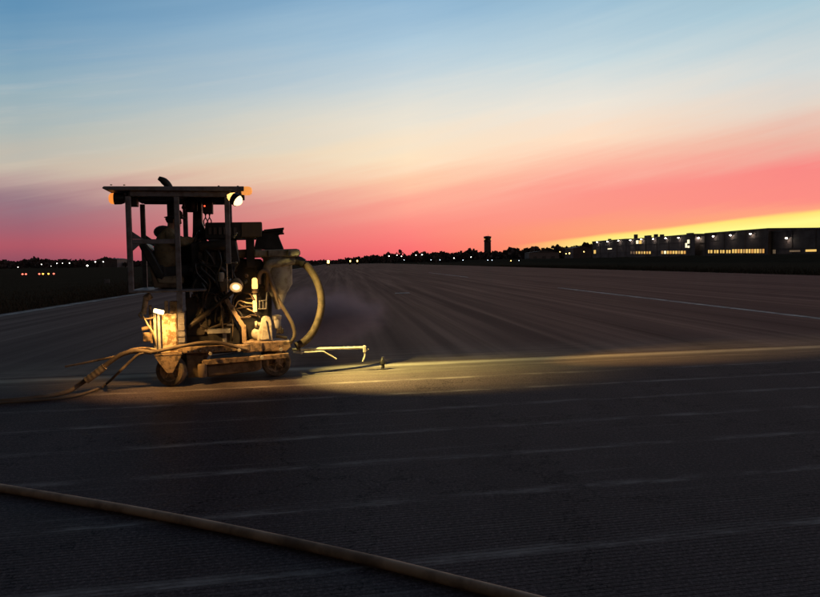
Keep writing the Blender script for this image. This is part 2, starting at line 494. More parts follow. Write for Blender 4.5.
def stripe(name, lat, w, q0, q1, m):
    return sheet(name, [rp(lat - w / 2, q0, -0.008), rp(lat + w / 2, q0, -0.008), rp(lat + w / 2, q1, -0.008), rp(lat - w / 2, q1, -0.008)], m)


stripe('painted_edge_stripe', -11.15, 0.45, -10, 620, PAINTD)
for q0, q1 in ((-10, 37.5), (65, 94)): stripe('painted_side_stripe', 12.2, 0.28, q0, q1, PAINT)
stripe('painted_centre_dash', 3.15, 0.75, 34.4, 35.2, PAINT)

# grass verge with standing blades along both sides
def blades(name, n, fn, label):
    verts, faces = [], []
    for _ in range(n):
        p, h = fn()
        a = random.uniform(0, 6.283); w = random.uniform(0.008, 0.02) * (1 + h)
        dx, dy = math.cos(a) * w, math.sin(a) * w
        lx, ly = random.uniform(-.4, .4) * h, random.uniform(-.4, .4) * h
        k = len(verts)
        verts += [(p.x - dx, p.y - dy, -0.05), (p.x + dx, p.y + dy, -0.05), (p.x + lx, p.y + ly, h - 0.05)]
        faces.append((k, k + 1, k + 2))
    me = bpy.data.meshes.new(name); me.from_pydata(verts, [], faces); me.materials.append(GRASS)
    o = bpy.data.objects.new(name, me); C.objects.link(o); o['kind'] = 'stuff'; o['label'] = label; o['category'] = 'grass'


blades('verge_grass', 26000, lambda: (rp(LW - 0.02 - abs(random.gauss(0, 1)) ** 1.5 * 3.0, random.uniform(8, 90), 0), random.uniform(0.05, 0.22)),
       'dark rough grass along the left edge of the runway')
blades('verge_grass', 26000, lambda: (rp(RW + 0.02 + abs(random.gauss(0, 1)) ** 1.5 * 8.0, random.uniform(30, 190), 0), random.uniform(0.08, 0.35)),
       'dark rough grass between the right pavement and the terminal')

# ------------------------------------------------------------------ far woods (one mass)
LEAF = m_grass('bare_spring_woods', (0.085, 0.058, 0.052), (0.14, 0.10, 0.088))


def woods(name, spots, label):
    verts, faces = [], []
    for (p, h, w) in spots:
        # trunk
        k = len(verts)
        verts += [(p.x - .3, p.y, 0), (p.x + .3, p.y, 0), (p.x, p.y, h * .6)]; faces.append((k, k + 1, k + 2))
        for _ in range(46):
            a = random.uniform(0, 6.283); e = random.uniform(-1, 1); rr = random.random() ** 0.4
            cx = p.x + math.cos(a) * math.sqrt(1 - e * e) * w * rr
            cy = p.y + math.sin(a) * math.sqrt(1 - e * e) * w * rr
            cz = h * 0.52 + e * h * 0.5 * rr
            s = random.uniform(0.5, 1.5) * w * 0.24
            k = len(verts)
            for j in range(4):
                aa = a + 1.57 * j + random.uniform(-.4, .4)
                verts.append((cx + math.cos(aa) * s, cy + random.uniform(-s, s), max(0, cz + math.sin(aa) * s)))
            faces.append((k, k + 1, k + 2, k + 3))
    me = bpy.data.meshes.new(name); me.from_pydata(verts, [], faces); me.materials.append(LEAF)
    o = bpy.data.objects.new(name, me); C.objects.link(o); o['kind'] = 'stuff'; o['label'] = label; o['category'] = 'woods'


def wood_spots(prof_, dist, n, jitter=0.12):
    sp = []
    xs = [a for a, _ in prof_]
    for i in range(n):
        px = xs[0] + (xs[-1] - xs[0]) * (i + random.random()) / n
        for (xa, ya), (xb, yb) in zip(prof_, prof_[1:]):
            if xa <= px <= xb: y = ya + (yb - ya) * (px - xa) / (xb - xa)
        d = dist * random.uniform(1 - jitter, 1 + jitter)
        top = far_pt(px, y + random.uniform(-0.8, 1.6), d)
        if random.random() < .12: top.z *= random.uniform(1.05, 1.3)
        sp.append((Vector((top.x, top.y, 0)), max(3, top.z), max(2.5, top.z * random.uniform(.45, .8))))
    return sp


woods('far_woods', wood_spots([(-160, 264), (0, 262), (25, 261), (32, 259), (60, 260), (66, 259), (75, 260.5), (96, 260.5), (99, 259), (116, 259), (120, 261), (200, 262), (318, 260.5), (340, 261)], 620, 330),
      'dark line of woods behind the airfield left of the runway')
woods('far_woods', wood_spots([(335, 260), (360, 257), (395, 254.5), (440, 253), (500, 252), (512, 250.5), (540, 249.5), (560, 248.5), (592, 247), (700, 246), (1000, 244)], 760, 420),
      'long dark ragged treeline behind the control tower and terminal')

# ------------------------------------------------------------------ terminal buildings along the right
WALL = mat('dark_cladding', (0.20, 0.15, 0.15), 0.8, 0.0, 0.3, (0.13, 0.10, 0.10), 0.3, 0.2)
WALLB = mat('brown_cladding', (0.16, 0.115, 0.11), 0.8, 0.0, 0.3, (0.11, 0.085, 0.085), 0.3, 0.2)
WALLP = mat('pale_cladding', (0.26, 0.20, 0.19), 0.8, 0.0, 0.3, (0.26, 0.22, 0.2), 0.3, 0.2)
TRIM = mat('roof_trim', (0.13, 0.105, 0.10), 0.7, 0.0, 0.2, (0.03, 0.03, 0.03), 0.5, 0.1)
WINY = emit('window_yellow', (1.0, 0.62, 0.16), 0.85, False)
WINL = emit('window_low', (1.0, 0.58, 0.18), 0.5, False)
WINO = emit('window_orange', (1.0, 0.5, 0.12), 0.7, False)
WINB = emit('window_bright', (1.0, 0.88, 0.55), 1.3, False)
WIND = emit('window_dim', (0.9, 0.62, 0.35), 0.09, False)
FLOOD = emit('flood_lamp', (1.0, 0.90, 0.72), 34.0)
PANEL = mat('sign_panel', (0.2, 0.18, 0.15), 0.6)

B_LAT = 139.0


class Facade(Frame):
    """the facades run parallel to the runway: u towards the camera's right (i.e. nearer), v outward"""
    def __init__(s, lat):
        s.o = r_lat * lat; s.u = -r_dir; s.v = r_lat; s.rz = math.atan2(s.u.y, s.u.x)
    def at(s, px, py):
        d = ray(px, py); cp = Vector((0, 0, CAM_H))
        t = (s.o - cp).dot(s.v) / d.dot(s.v)
        p = cp + d * t - s.o
        return p.dot(s.u), p.z


FA = Facade(B_LAT)


def fbox(bm, x0, x1, y0, y1, z0, z1, bev=0.0): return box2(bm, (min(x0, x1), y0, z0), (max(x0, x1), y1, z1), bev)


def building(label, px0, px1, ytop, m, depth, out_=0.0, storeys=True, ytop_px=None):
    """an Empty at the block's base on the facade line; local x along, y into the block"""
    x0, _ = FA.at(px0, 255); x1, _ = FA.at(px1, 255)
    _, h = FA.at(ytop_px if ytop_px else (px0 + px1) / 2, ytop)
    b = empty('terminal_building', FA.world((x0 + x1) / 2, 0, -0.05), FA.rz)
    b.scale = (1, 1, 1)
    b['xc'] = (x0 + x1) / 2; b['h'] = h; b['out'] = out_
    w = abs(x1 - x0) / 2
    bm = nb(); fbox(bm, -w, w, -depth, out_, 0, h); obj('wall', bm, m, b)
    bm = nb(); fbox(bm, -w - .15, w + .15, -depth - .15, out_ + .25, h, h + .45); obj('roof_edge', bm, TRIM, b)
    bm = nb(); fbox(bm, -w - .02, w + .02, out_, out_ + .08, 0, 0.9); obj('plinth', bm, TRIM, b)
    if storeys:
        for zz in (h * 0.42, h * 0.74):
            bm = nb(); fbox(bm, -w, w, out_, out_ + .12, zz, zz + .22); obj('cladding_band', bm, TRIM, b)
    n = max(2, int(w / 5))
    for i in range(n + 1):
        x = -w + 2 * w * i / n
        bm = nb(); fbox(bm, x - .12, x + .12, out_, out_ + .15, 0.9, h); obj('pilaster', bm, m, b)
    b['w'] = w
    return tag(b, label, 'building', 'terminal blocks along the right side of the runway')


# note: local y is outward from the runway for v = r_lat, so the facade that faces us is at y = -depth .. handled by flipping
def wpos(b, px, py):
    x, z = FA.at(px, py); return x - b['xc'], z + 0.05


# v points away from the runway; rz of the Empty makes its local y = perpendicular of u = (-u.y, u.x) -> check sign below
_sgn = 1.0 if Vector((-FA.u.y, FA.u.x, 0)).dot(-r_lat) > 0 else -1.0     # local +y faces the runway when +1

_win = {}


def window(b, px0, px1, py0, py1, m, name='window'):
    xa, za = wpos(b, px0, py1); xb, zb = wpos(b, px1, py0)
    w, h = abs(xb - xa), zb - za
    key = (round(w, 1), round(h, 1), m.name)
    if key not in _win:
        bm = nb(); box2(bm, (-w / 2 - .1, 0, -h / 2 - .1), (w / 2 + .1, .10, h / 2 + .1))
        fr = obj('window_frame', bm, TRIM); bm = nb(); box2(bm, (-w / 2, .10, -h / 2), (w / 2, .16, h / 2))
        pn = obj('pane', bm, m)
        _win[key] = (fr.data, pn.data)
        for o in (fr, pn): bpy.data.objects.remove(o)
    fr = bpy.data.objects.new(name, _win[key][0]); C.objects.link(fr); fr.parent = b
    fr.location = ((xa + xb) / 2, b['out'], (za + zb) / 2)
    pn = bpy.data.objects.new('pane', _win[key][1]); C.objects.link(pn); pn.parent = fr


_lamp = []


def wall_lamp(b, px, py):
    if not _lamp:
        bm = nb(); box2(bm, (-.25, 0, -.1), (.25, .8, .12), .03); box2(bm, (-.4, .5, .06), (.4, 1.15, .26), .03); arm = obj('arm', bm, TRIM)
        bm = nb(); lathe(bm, [(0, -.26), (.24, -.2), (.34, 0), (.3, .05), (0, .06)], (0, .85, 0), n=12); bu = obj('bulb', bm, FLOOD, None, True)
        _lamp.extend((arm.data, bu.data))
        for o in (arm, bu): bpy.data.objects.remove(o)
    x, z = wpos(b, px, py)
    a = bpy.data.objects.new('wall_lamp', _lamp[0]); C.objects.link(a); a.parent = b; a.location = (x, b['out'], z)
    u = bpy.data.objects.new('bulb', _lamp[1]); C.objects.link(u); u.parent = a


def vent(b, px, py, w=1.2):
    x, z = wpos(b, px, py); hh = z - b['h'] - .45
    bm = nb(); box2(bm, (x - w / 2, b['out'] - 1.6, b['h'] + .4), (x + w / 2, b['out'] - .2, b['h'] + .45 + max(.5, hh)), .05); obj('roof_vent', bm, TRIM, b)


bA = building('low grey terminal block with a lit amber door, farthest left of the row', 592.5, 626, 240.8, WALL, 28, ytop_px=609)
for x in (598.6, 609, 620): wall_lamp(bA, x, 242 - (x - 598) * .07)
window(bA, 594, 596, 250, 253.6, WINY, 'lit_door'); window(bA, 608, 612, 248.2, 249.4, WINB)
vent(bA, 608, 238.8)
bB = building('long terminal block with chimneys, a lit sign and two rows of low yellow windows', 626, 695, 237.4, WALL, 30, ytop_px=660)
for x, y in ((632, 240), (643, 239.2), (655, 238.7), (667.5, 238), (680.5, 237.6)): wall_lamp(bB, x, y)
window(bB, 636.4, 638.7, 240.3, 243.8, WINB, 'lit_sign'); window(bB, 639.3, 641.8, 240.3, 243.8, WINY, 'lit_sign')
window(bB, 687.6, 689.8, 239.6, 243.6, WINB); window(bB, 685.6, 687.4, 243.0, 247.6, WINB); window(bB, 687.8, 689.8, 245.6, 247.8, WINB)
for i in range(8): window(bB, 630.8 + i * 2.65, 632.3 + i * 2.65, 251.3, 253.8, (WIND, WIND, WINL, WINY, WINL, WINY, WINO, WINY)[i])
for i in range(9): window(bB, 661.6 + i * 2.8, 663.5 + i * 2.8, 250.8, 253.8, (WINL, WINB, WINY, WINO, WINY, WINY, WINL, WINY, WINO)[i])
for x, y in ((634, 234.4), (654, 234.2), (660, 234.4)): vent(bB, x, y, 1.4)
for x, y, w_ in ((646, 235.4, 4.5), (688, 234.6, 3.5)): vent(bB, x, y, w_)
bC = building('pale recessed terminal link block with two stacked lit windows', 695, 707.5, 236.6, WALLP, 24, -2.0, ytop_px=701)
wall_lamp(bC, 695.8, 237.6); window(bC, 700, 705, 239.4, 241.2, WIND); window(bC, 700, 704.6, 246, 247.6, WIND)
bD = building('tall dark terminal block with three lamps over a long row of yellow windows', 707.5, 771, 231.7, WALLB, 34, 1.0, ytop_px=739)
for x, y in ((718, 236), (735.5, 235), (755.5, 233.6)): wall_lamp(bD, x, y)
for i in range(4):
    window(bD, 711 + i * 6.1, 712.4 + i * 6.1, 249.9, 253.1, WINY); window(bD, 713.4 + i * 6.1, 715.2 + i * 6.1, 249.9, 253.1, WINY)
for i in range(12): window(bD, 735.2 + i * 2.77, 737.0 + i * 2.77, 249.2 - i * .03, 253.0, (WINY, WINY, WINO, WINY, WINL, WINY, WINY, WINO, WINY, WINY, WINL, WINO)[i])
bE = building('brown terminal block with one bright lamp and a wide lit window, nearest the right border', 771, 870, 230.2, WALLB, 34, ytop_px=800)
wall_lamp(bE, 789, 238); window(bE, 806, 816.8, 249.3, 251.7, WINY); window(bE, 790, 800.6, 250, 252, WIND); window(bE, 773.2, 776, 249.6, 253.6, WIND, 'door')
window(bE, 826, 840, 248.8, 251.3, WINY); wall_lamp(bE, 835, 236)
for b in (bA, bB, bC, bD, bE):
    b.scale.y = _sgn
    for kk in ('xc', 'h', 'out', 'w'): del b[kk]

# paved kerb strip in front of the terminal
sheet('apron', [rp(B_LAT - 16, 120, -0.03), rp(B_LAT - 8, 120, -0.03), rp(B_LAT - 8, 700, -0.03), rp(B_LAT - 16, 700, -0.03)], ASPH)


bm = nb(); prof_b = [(112, -.06), (118, 1.2), (123, 2.0), (126, 2.0), (130, -.06)]; prev = None
for q in range(90, 720, 14):
    row = [bm.verts.new(rp(l_, q, z_ if z_ < 0 else z_ + .18 * math.sin(q * .21 + l_) + random.uniform(-.06, .06))) for l_, z_ in prof_b]
    if prev:
        for i in range(4): bm.faces.new((prev[i], prev[i + 1], row[i + 1], row[i]))
    prev = row
struct(obj('grass_bank', bm, GRASS, None, True))


def low_hall(label, px0, px1, py_top, dist, m, rise=0.0):
    a = far_pt(px0, py_top, dist); c_ = far_pt(px1, py_top, dist)
    b = empty('distant_hall', ((a.x + c_.x) / 2, dist, -0.05)); w = (c_.x - a.x) / 2; h = a.z
    bm = nb(); box2(bm, (-w, 0, 0), (w, 25, h)); obj('wall', bm, m, b)
    bm = nb(); prism(bm, [(-w - .4, h), (w + .4, h), (w * .2, h + .4 + rise), (-w * .2, h + .4 + rise)], -.4, 25.4); obj('roof', bm, TRIM, b)
    for i in range(3):
        x = -w * .6 + i * w * .6
        bm = nb(); box2(bm, (x - w * .12, -.12, 0.2), (x + w * .12, 0, h * .55)); obj('door', bm, TRIM, b)
    return tag(b, label, 'building')


low_hall('low pale hall right of the control tower', 529, 559, 252.6, 640, WALLP, 1.0)
low_hall('small dark hall just left of the lit terminal row', 573, 591.5, 248.2, 480, WALLB, .6)
low_hall('long flat hall under the trees at the left of the airfield', 98, 117, 259.4, 560, WALLB, .5)

# control tower
tw = empty('control_tower', Vector((far_pt(487.6, 255, 900).x, 900, -0.05)))
tag(tw, 'tall dark control tower standing alone on the skyline', 'tower')
bm = nb(); prism(bm, [(-4.2, 0), (4.2, 0), (4.0, 25), (-4.0, 25)], -3.3, 3.3); obj('shaft', bm, WALLB, tw)
for s in (-1, 1):
    bm = nb(); box2(bm, (s * 3.6 - .35, -3.65, 0), (s * 3.6 + .35, -3.3, 25)); obj('shaft_rib', bm, WALL, tw)
bm = nb(); lathe(bm, [(0, 25), (4.3, 25), (4.8, 26), (4.8, 27.2), (0, 27.2)], (0, 0, 0), n=8); obj('gallery', bm, TRIM, tw)
bm = nb(); lathe(bm, [(0, 27.2), (3.9, 27.2), (4.7, 31.2), (0, 31.2)], (0, 0, 0), n=8); cabp = obj('cab', bm, mat('tower_glass', (0.05, 0.045, 0.05), 0.1), tw)
for k in range(8):
    a = k * math.pi / 4
    bm = nb(); rod(bm, (3.95 * math.cos(a), 3.95 * math.sin(a), 27.2), (4.75 * math.cos(a), 4.75 * math.sin(a), 31.2), .16, 5); obj('mullion', bm, TRIM, cabp)
bm = nb(); lathe(bm, [(0, 31.2), (5.1, 31.2), (5.1, 32.2), (2, 32.9), (0, 32.9)], (0, 0, 0), n=8); obj('roof', bm, TRIM, tw)
bm = nb(); rod(bm, (1, 0, 32.9), (1, 0, 35.4), .12, 5); obj('antenna', bm, TRIM, tw)
for s in (-1, 1):
    bm = nb(); box2(bm, (s * 4.1 - .5, -4.2, 28.2), (s * 4.1 + .5, -3.6, 29.2)); obj('lamp', bm, WINY, tw)

# ------------------------------------------------------------------ far lamps
LWHITE = emit('far_lamp_white', (1.0, 0.93, 0.80), 8.0, False)
LCOOL = emit('far_lamp_cool', (0.72, 0.85, 1.0), 4.0, False)
LYEL = emit('far_lamp_yellow', (1.0, 0.62, 0.16), 8.0, False)
LRED = emit('far_lamp_red', (1.0, 0.16, 0.10), 3.2, False)
LAMB = emit('far_lamp_amber', (1.0, 0.42, 0.06), 4.5, False)
POLE = mat('far_pole', (0.05, 0.05, 0.05), 0.7)


def far_lamp(px, py, dist, size, m, label, group, cat='lamp', name='street_lamp'):
    p = far_pt(px, py, dist)
    z = max(0.35, p.z)
    t = empty(name, (p.x, p.y, -0.05))
    bm = nb(); rod(bm, (0, 0, 0), (0, 0, z), size * .14 + .02, 6); rod(bm, (0, 0, 0), (0, 0, .1), size * .4, 8); obj('pole', bm, POLE, t)
    bm = nb(); lathe(bm, [(0, -size), (size * .8, -size * .4), (size, .1 * size), (size * .5, size * .7), (0, size * .7)], (0, 0, z), n=10); obj('lamp_head', bm, m, t, True)
    bm = nb(); lathe(bm, [(0, size * .7), (size * 1.1, size * .7), (size * .3, size * .95), (0, size)], (0, 0, z + .02), n=10); obj('cap', bm, POLE, t)
    return tag(t, label, cat, group)


for (x, y, s) in ((18, 267, .30), (41.5, 264.3, .30), (57, 263.2, .32), (62.5, 263, .28), (69.5, 263, .38), (95.3, 261.8, .40), (103.3, 261.6, .42), (51, 266, .16)):
    far_lamp(x, y, 480, s, LWHITE, 'tiny white lamp before the dark woods at left', 'white lamps before the left woods')
far_lamp(87.3, 265.5, 400, .50, LWHITE, 'brightest white lamp among the left woods lights', None)
for (x, y) in ((389, 256), (397, 255), (401.5, 256.2), (416, 255), (422, 254.6), (454, 258), (471, 257)):
    far_lamp(x, y, 560, random.uniform(.28, .46), LWHITE, 'tiny white lamp before the treeline left of the tower', 'white lamps left of the control tower')
for (x, y) in ((404, 259.8), (431, 259.8), (440, 259.8), (487.8, 260), (492, 260), (519, 260.4), (463, 260)):
    far_lamp(x, y, 430, .24, LCOOL, 'low bluish lamp at the far edge of the runway', 'bluish lamps beyond the runway')
for (x, y, s) in ((511, 260.6, .30), (560, 251.7, .30), (566, 253.7, .32), (569.4, 253.2, .48), (584, 251.6, .34)):
    far_lamp(x, y, 430, s, LYEL, 'yellow lamp between the control tower and the terminal', 'yellow lamps right of the tower')
for i, (x, y, m) in enumerate(((22.5, 274.3, LRED), (26, 275.2, LRED), (39.3, 275, LRED), (43, 275, LAMB), (48.5, 275, LAMB), (53.8, 275, LRED))):
    far_lamp(x, y, 118, .16, m, 'small red marker light in the left grass' if m is LRED else 'small amber marker light in the left grass',
             'red marker lights in the left grass' if m is LRED else 'amber marker lights in the left grass', 'marker light', 'marker_light')


ORD = ('leftmost', 'second from the left', 'third from the left', 'fourth from the left', 'fifth from the left', 'sixth from the left', 'seventh from the left', 'eighth from the left', 'ninth from the left')
rows = {}
for o in list(C.objects):
    if o.parent is None and o.get('group') and o.name.split('.')[0] in ('street_lamp', 'marker_light'): rows.setdefault(o['group'], []).append(o)
for row in rows.values():
    row.sort(key=lambda o: o.location.x / o.location.y)
    for i, o in enumerate(row):
        o['label'] = o['label'] + ', ' + ('rightmost' if i == len(row) - 1 else ORD[i])


def light_cart(px, py, dist, label, s=1.0):
    p = far_pt(px, py, dist); t = empty('light_cart', (p.x, p.y, -0.01))
    bm = nb(); box2(bm, (-.7 * s, -.5, .25), (.7 * s, .5, .8), .05); obj('body', bm, BLACK, t)
    for sx in (-1, 1):
        bm = nb(); lathe(bm, [(0, -.08), (.24, -.08), (.26, 0), (.24, .08), (0, .08)], (sx * .55 * s, -.55, .26), (0, 1, 0), 14); obj('wheel', bm, RUBBER, t)
    bm = nb(); rod(bm, (0, 0, .8), (0, 0, max(1.2, p.z)), .05, 8); obj('mast', bm, GREY, t)
    bm = nb(); box2(bm, (-.42 * s, -.14, max(1.0, p.z) - .5 * s), (.42 * s, .04, max(1.0, p.z) + .7 * s), .04); obj('lamp', bm, LYEL, t)
    return tag(t, label, 'light cart', 'lights at the far end of the runway')


light_cart(328.3, 262.0, 330, 'bright yellow work light at the far end of the runway, nearest the machine', 1.15)
light_cart(350.2, 261.2, 390, 'yellow work light right of the brightest one at the runway end', .7)
light_cart(357.3, 261.0, 390, 'rightmost of the three yellow work lights at the runway end', .75)
p = ground_pt(107, 286, -.05)
mk = empty('marker_board', p)
bm = nb(); box2(bm, (-.22, -.02, .22), (.22, .02, .55), .01); obj('board', bm, GREY, mk)
for s in (-1, 1):
    bm = nb(); rod(bm, (s * .16, .03, 0), (s * .16, .03, .5), .015, 6); obj('leg', bm, POLE, mk)
tag(mk, 'small grey marker board standing in the left grass', 'marker')

# ================================================================== the grooving machine
MF = Frame(-2.52, 9.77, 13.0)
NEAR, FAR = -0.62, 0.62
M = empty('grooving_machine', MF.o, MF.rz)
tag(M, 'dusty runway grooving machine with flat canopy and warm work lamps', 'machine')


def L(px, py, lat=NEAR): return MF.at(px, py, lat)


def pp(pts, lat=NEAR): return [(lambda q: (q.x, q.z))(L(x, y, lat)) for x, y in pts]


PX = 9.3 / F          # one photograph pixel in metres, near side


def part(name, m, fn, parent=M, smooth=False):
    bm = nb(); fn(bm); return obj(name, bm, m, parent, smooth)


def pr(name, m, pts, lat0, lat1, parent=M, bev=0.006):
    return part(name, m, lambda b: prism(b, pp(pts, lat0), lat0, lat1, bev), parent)


# --- canopy and cage
zc = L(180, 188.5).z
xa, xb = L(103, 188.5).x, L(244, 189).x
canopy = part('canopy', GREY, lambda b: prism(b, [(xa, zc - .012), (xa + .05, zc - .035), (xb, zc - .035), (xb, zc + .03), (xa + .02, zc + .012)], -0.70, 0.66, .006))
for y in (-0.62, 0.0, 0.60):
    part('canopy_beam', GREY, lambda b: box2(b, (L(130, 195).x, y - .03, zc - .105), (L(230, 195).x, y + .03, zc - .036), .005), canopy)
for px in (130, 177.5, 228):
    part('canopy_beam', GREY, lambda b: box2(b, (L(px, 195).x - .03, -.589, zc - .10), (L(px, 195).x + .03, .569, zc - .037), .005), canopy)
for px in (112, 125, 219, 238):
    part('bolt', STEEL, lambda b: lathe(b, [(0, .0), (.014, 0), (.014, .012), (0, .014)], (L(px, 188).x, -.66, zc + .028), n=6), canopy)


def post(px, lat, py0, py1, w=.06):
    x = L(px, 230, NEAR).x; z0 = L(px, py0, NEAR).z; z1 = L(px, py1, NEAR).z
    part('post', GREY, lambda b: box2(b, (x - w / 2, lat - w / 2, z1), (x + w / 2, lat + w / 2, z0), .006))


ztop = zc - .106
for px, bot in ((129.5, 291), (177.7, 313), (228, 264)):
    for lat in (NEAR, 0.60):
        x = L(px, 240, NEAR).x; zb = L(px, bot, NEAR).z
        part('post', GREY, lambda b: box2(b, (x - .033, lat - .03, zb), (x + .033, lat + .03, ztop), .006))
x130, x178, x228 = L(129.5, 240).x, L(177.7, 240).x, L(228, 240).x
zr = L(150, 241.5).z
for lat in (NEAR, .60):
    part('side_rail', GREY, lambda b: box2(b, (x130 + .034, lat - .024, zr - .03), (x178 - .034, lat + .024, zr + .03), .005))
    part('gusset', GREY, lambda b: prism(b, [(x130 + .034, zr + .032), (x130 + .17, zr + .032), (x130 + .034, zr + .13)], lat - .012, lat + .012))
    part('gusset', GREY, lambda b: prism(b, [(x130 + .034, zr - .032), (x130 + .034, zr - .12), (x130 + .13, zr - .032)], lat - .012, lat + .012))
part('rear_rail', GREY, lambda b: box2(b, (x130 - .022, NEAR + .032, zr - .026), (x130 + .022, .568, zr + .026), .005))
zp = L(155, 290).z
deck = part('operator_deck', GREY, lambda b: box2(b, (x130 - .03, NEAR - .04, zp - .032), (L(206, 290).x, .64, zp), .008))

# --- exhaust
ex = L(171.5, 230, .25)
xz = [ex + Vector((0, 0, -.55)), ex + Vector((0, 0, .2)), Vector((ex.x, .25, zc - .02)), Vector((ex.x - .002, .25, zc + .07)), Vector((ex.x - .035, .25, zc + .145)), Vector((ex.x - .09, .25, zc + .20)), Vector((ex.x - .15, .25, zc + .235))]
part('exhaust_pipe', IRON, lambda b: sweep(b, crom(xz, 8), .06, 14, lambda i, n: .052 if i < n * .78 else .052 - .026 * (i - n * .78) / (n * .22)), smooth=True)
part('exhaust_collar', IRON, lambda b: lathe(b, [(.055, 0), (.085, 0), (.085, .03), (.055, .035)], (ex.x, .25, zc + .031), n=16))

# --- seat
sz = L(170, 279, -.05).z
seat = part('seat_base', BROWN, lambda b: prism(b, pp([(148, 262), (154, 288), (176, 288), (176, 283), (158, 283)], -.28), -.28, .22, .01))
part('seat_cushion', mat('worn_tan_vinyl', (0.36, 0.28, 0.18), .6, 0, .4, (.15, .1, .06)), lambda b: prism(b, pp([(156, 277.5), (158, 284), (183, 284.5), (184, 277), (178, 275.5)], -.29), -.29, .23, .02))
part('seat_backrest', VINYL, lambda b: prism(b, pp([(137.5, 243.5), (146, 243), (152, 252), (164, 274), (163, 281), (157, 278), (148, 264)], -.30), -.30, .24, .02))
part('seat_bracket', IRON, lambda b: prism(b, pp([(160, 283), (174, 283), (172, 290), (162, 290)], -.2), -.2, .14, .004))

# --- control column, boxes under the canopy
part('control_column', BLACK, lambda b: prism(b, pp([(193, 196), (201.5, 196), (202, 222), (206, 232), (206, 292), (193, 292), (191, 250), (192.6, 232)], .12), .12, .34, .01))
part('air_cleaner', BLACK, lambda b: lathe(b, [(0, 0), (.075, 0), (.085, .02), (.085, .17), (.06, .20), (0, .2)], L(191.5, 212, .0) , n=18), smooth=True)
cb = part('control_box', BLACK, lambda b: box2(b, (L(203, 214, -.1).x, -.14, L(203, 213.5, -.1).z), (L(213, 214, -.1).x, .06, L(203, 199, -.1).z), .008))
part('red_led', REDL, lambda b: lathe(b, [(0, -.008), (.011, -.006), (.011, .003), (0, .003)], L(204.6, 206, -.142), (0, 1, 0), 10), cb)
for i, dx in enumerate((204.5, 206.5, 208.5, 210.5)):
    part('cable', BLACK, lambda b: tube(b, [L(dx, 212, -.05), L(dx + (-1) ** i, 217, -.05), L(dx - (-1) ** i * .8, 221, -.03), L(dx, 226, 0)], .009, 6))
part('hanging_cable', BLACK, lambda b: tube(b, [L(212, 201.5, -.1), L(216, 202.5, -.2), L(220, 200, -.3), L(226, 197, -.4)], .007, 6))
part('wire_bundle', BLACK, lambda b: [tube(b, [L(181, 196, -.2), L(182 + j, 202, -.2 + .02 * j), L(184 - j, 206 + j, -.2), L(187, 209, -.1)], .008, 6) for j in range(3)])
part('dash_panel', BLACK, lambda b: prism(b, pp([(180, 247), (194, 243), (195, 291), (180, 291)], .32), .32, .36, .006))
# steering wheel and levers in front of the operator
sw = L(196, 241, -.08)
part('steering_wheel', BLACK, lambda b: sweep(b, [sw + Vector((.05 * math.sin(t) * .9, .17 * math.cos(t), .17 * math.sin(t) * .8)) for t in [i * 2 * math.pi / 24 for i in range(25)]], .014, 7), smooth=True)
part('steering_shaft', IRON, lambda b: rod(b, sw, L(206, 262, .1), .022, 10))
for i, (x, lat) in enumerate(((200, -.25), (203.5, -.2), (207, -.15))):
    lv = part('control_lever', IRON, lambda b: rod(b, L(x + 2, 258, lat), L(x - 1, 240 - i, lat), .009, 8))
    part('knob', BLACK, lambda b: lathe(b, [(0, -.022), (.02, -.008), (.02, .01), (0, .024)], L(x - 1, 240 - i, lat), n=10), lv, True)

# --- engine: hood, block, radiator, belts
hood = pr('engine_hood', BLACK, [(205, 222.5), (262, 221.8), (262.5, 232), (258, 238), (205, 239)], -.34, .42, M, .012)
part('hood_end_panel', mat('ochre_panel', (.13, .09, .05), .7, 0, .4), lambda b: prism(b, pp([(241.5, 222.6), (261.6, 222.2), (261.6, 236.5), (241.5, 237)], -.36), -.36, -.343, .004), hood)
for i in range(6):
    part('louvre', IRON, lambda b: box(b, L(210 + i * 5, 231, -.35), (.045, .012, .10), Euler((0, 0, .3)).to_matrix(), .002), hood)
eng = pr('engine_block', BLACK, [(190, 243), (236, 240), (240, 262), (226, 284), (226, 300), (240, 330), (240, 345), (186, 346), (186, 305), (194, 292)], -.36, .40, M, .015)
part('radiator', IRON, lambda b: box2(b, (L(187, 335, -.42).x, -.40, L(187, 336, -.42).z), (L(204, 300, -.42).x, -.365, L(204, 297, -.42).z), .006), eng)
for i in range(5):
    part('cylinder_cover', IRON, lambda b: box(b, L(200 + i * 6.3, 256, -.39), (.062, .07, .13), None, .012), eng)
part('manifold', IRON, lambda b: tube(b, [L(197, 268, -.42), L(207, 266, -.43), L(218, 267, -.43), L(226, 272, -.4)], .034, 12), eng, True)
for (x, y, r_) in ((214, 304, .13), (205, 322, .085), (226, 318, .07)):
    part('pulley', IRON, lambda b: lathe(b, [(0, -.03), (r_ * .3, -.03), (r_ * .35, -.012), (r_ * .85, -.012), (r_, -.03), (r_ * .93, -.0), (r_, .03), (0, .03)], L(x, y, -.41), (0, 1, 0), 26), eng, True)
part('belt', RUBBER, lambda b: sweep(b, [L(x, y, -.415) for x, y in ((204.5, 304), (207, 297), (214, 294.5), (221, 297), (229, 311), (231.5, 318), (229, 323), (222, 324), (208, 328.5), (202, 328), (199, 322), (201, 312), (204.5, 304))], .016, 6), eng)
part('fuel_line', HOSED, lambda b: tube(b, [L(209, 250, -.42), L(206, 270, -.45), L(210, 284, -.45), L(205, 300, -.44)], .011, 7), eng, True)
part('oil_line', BLACK, lambda b: tube(b, [L(217, 246, -.42), L(221, 262, -.47), L(216, 280, -.47), L(224, 296, -.44)], .014, 7), eng, True)
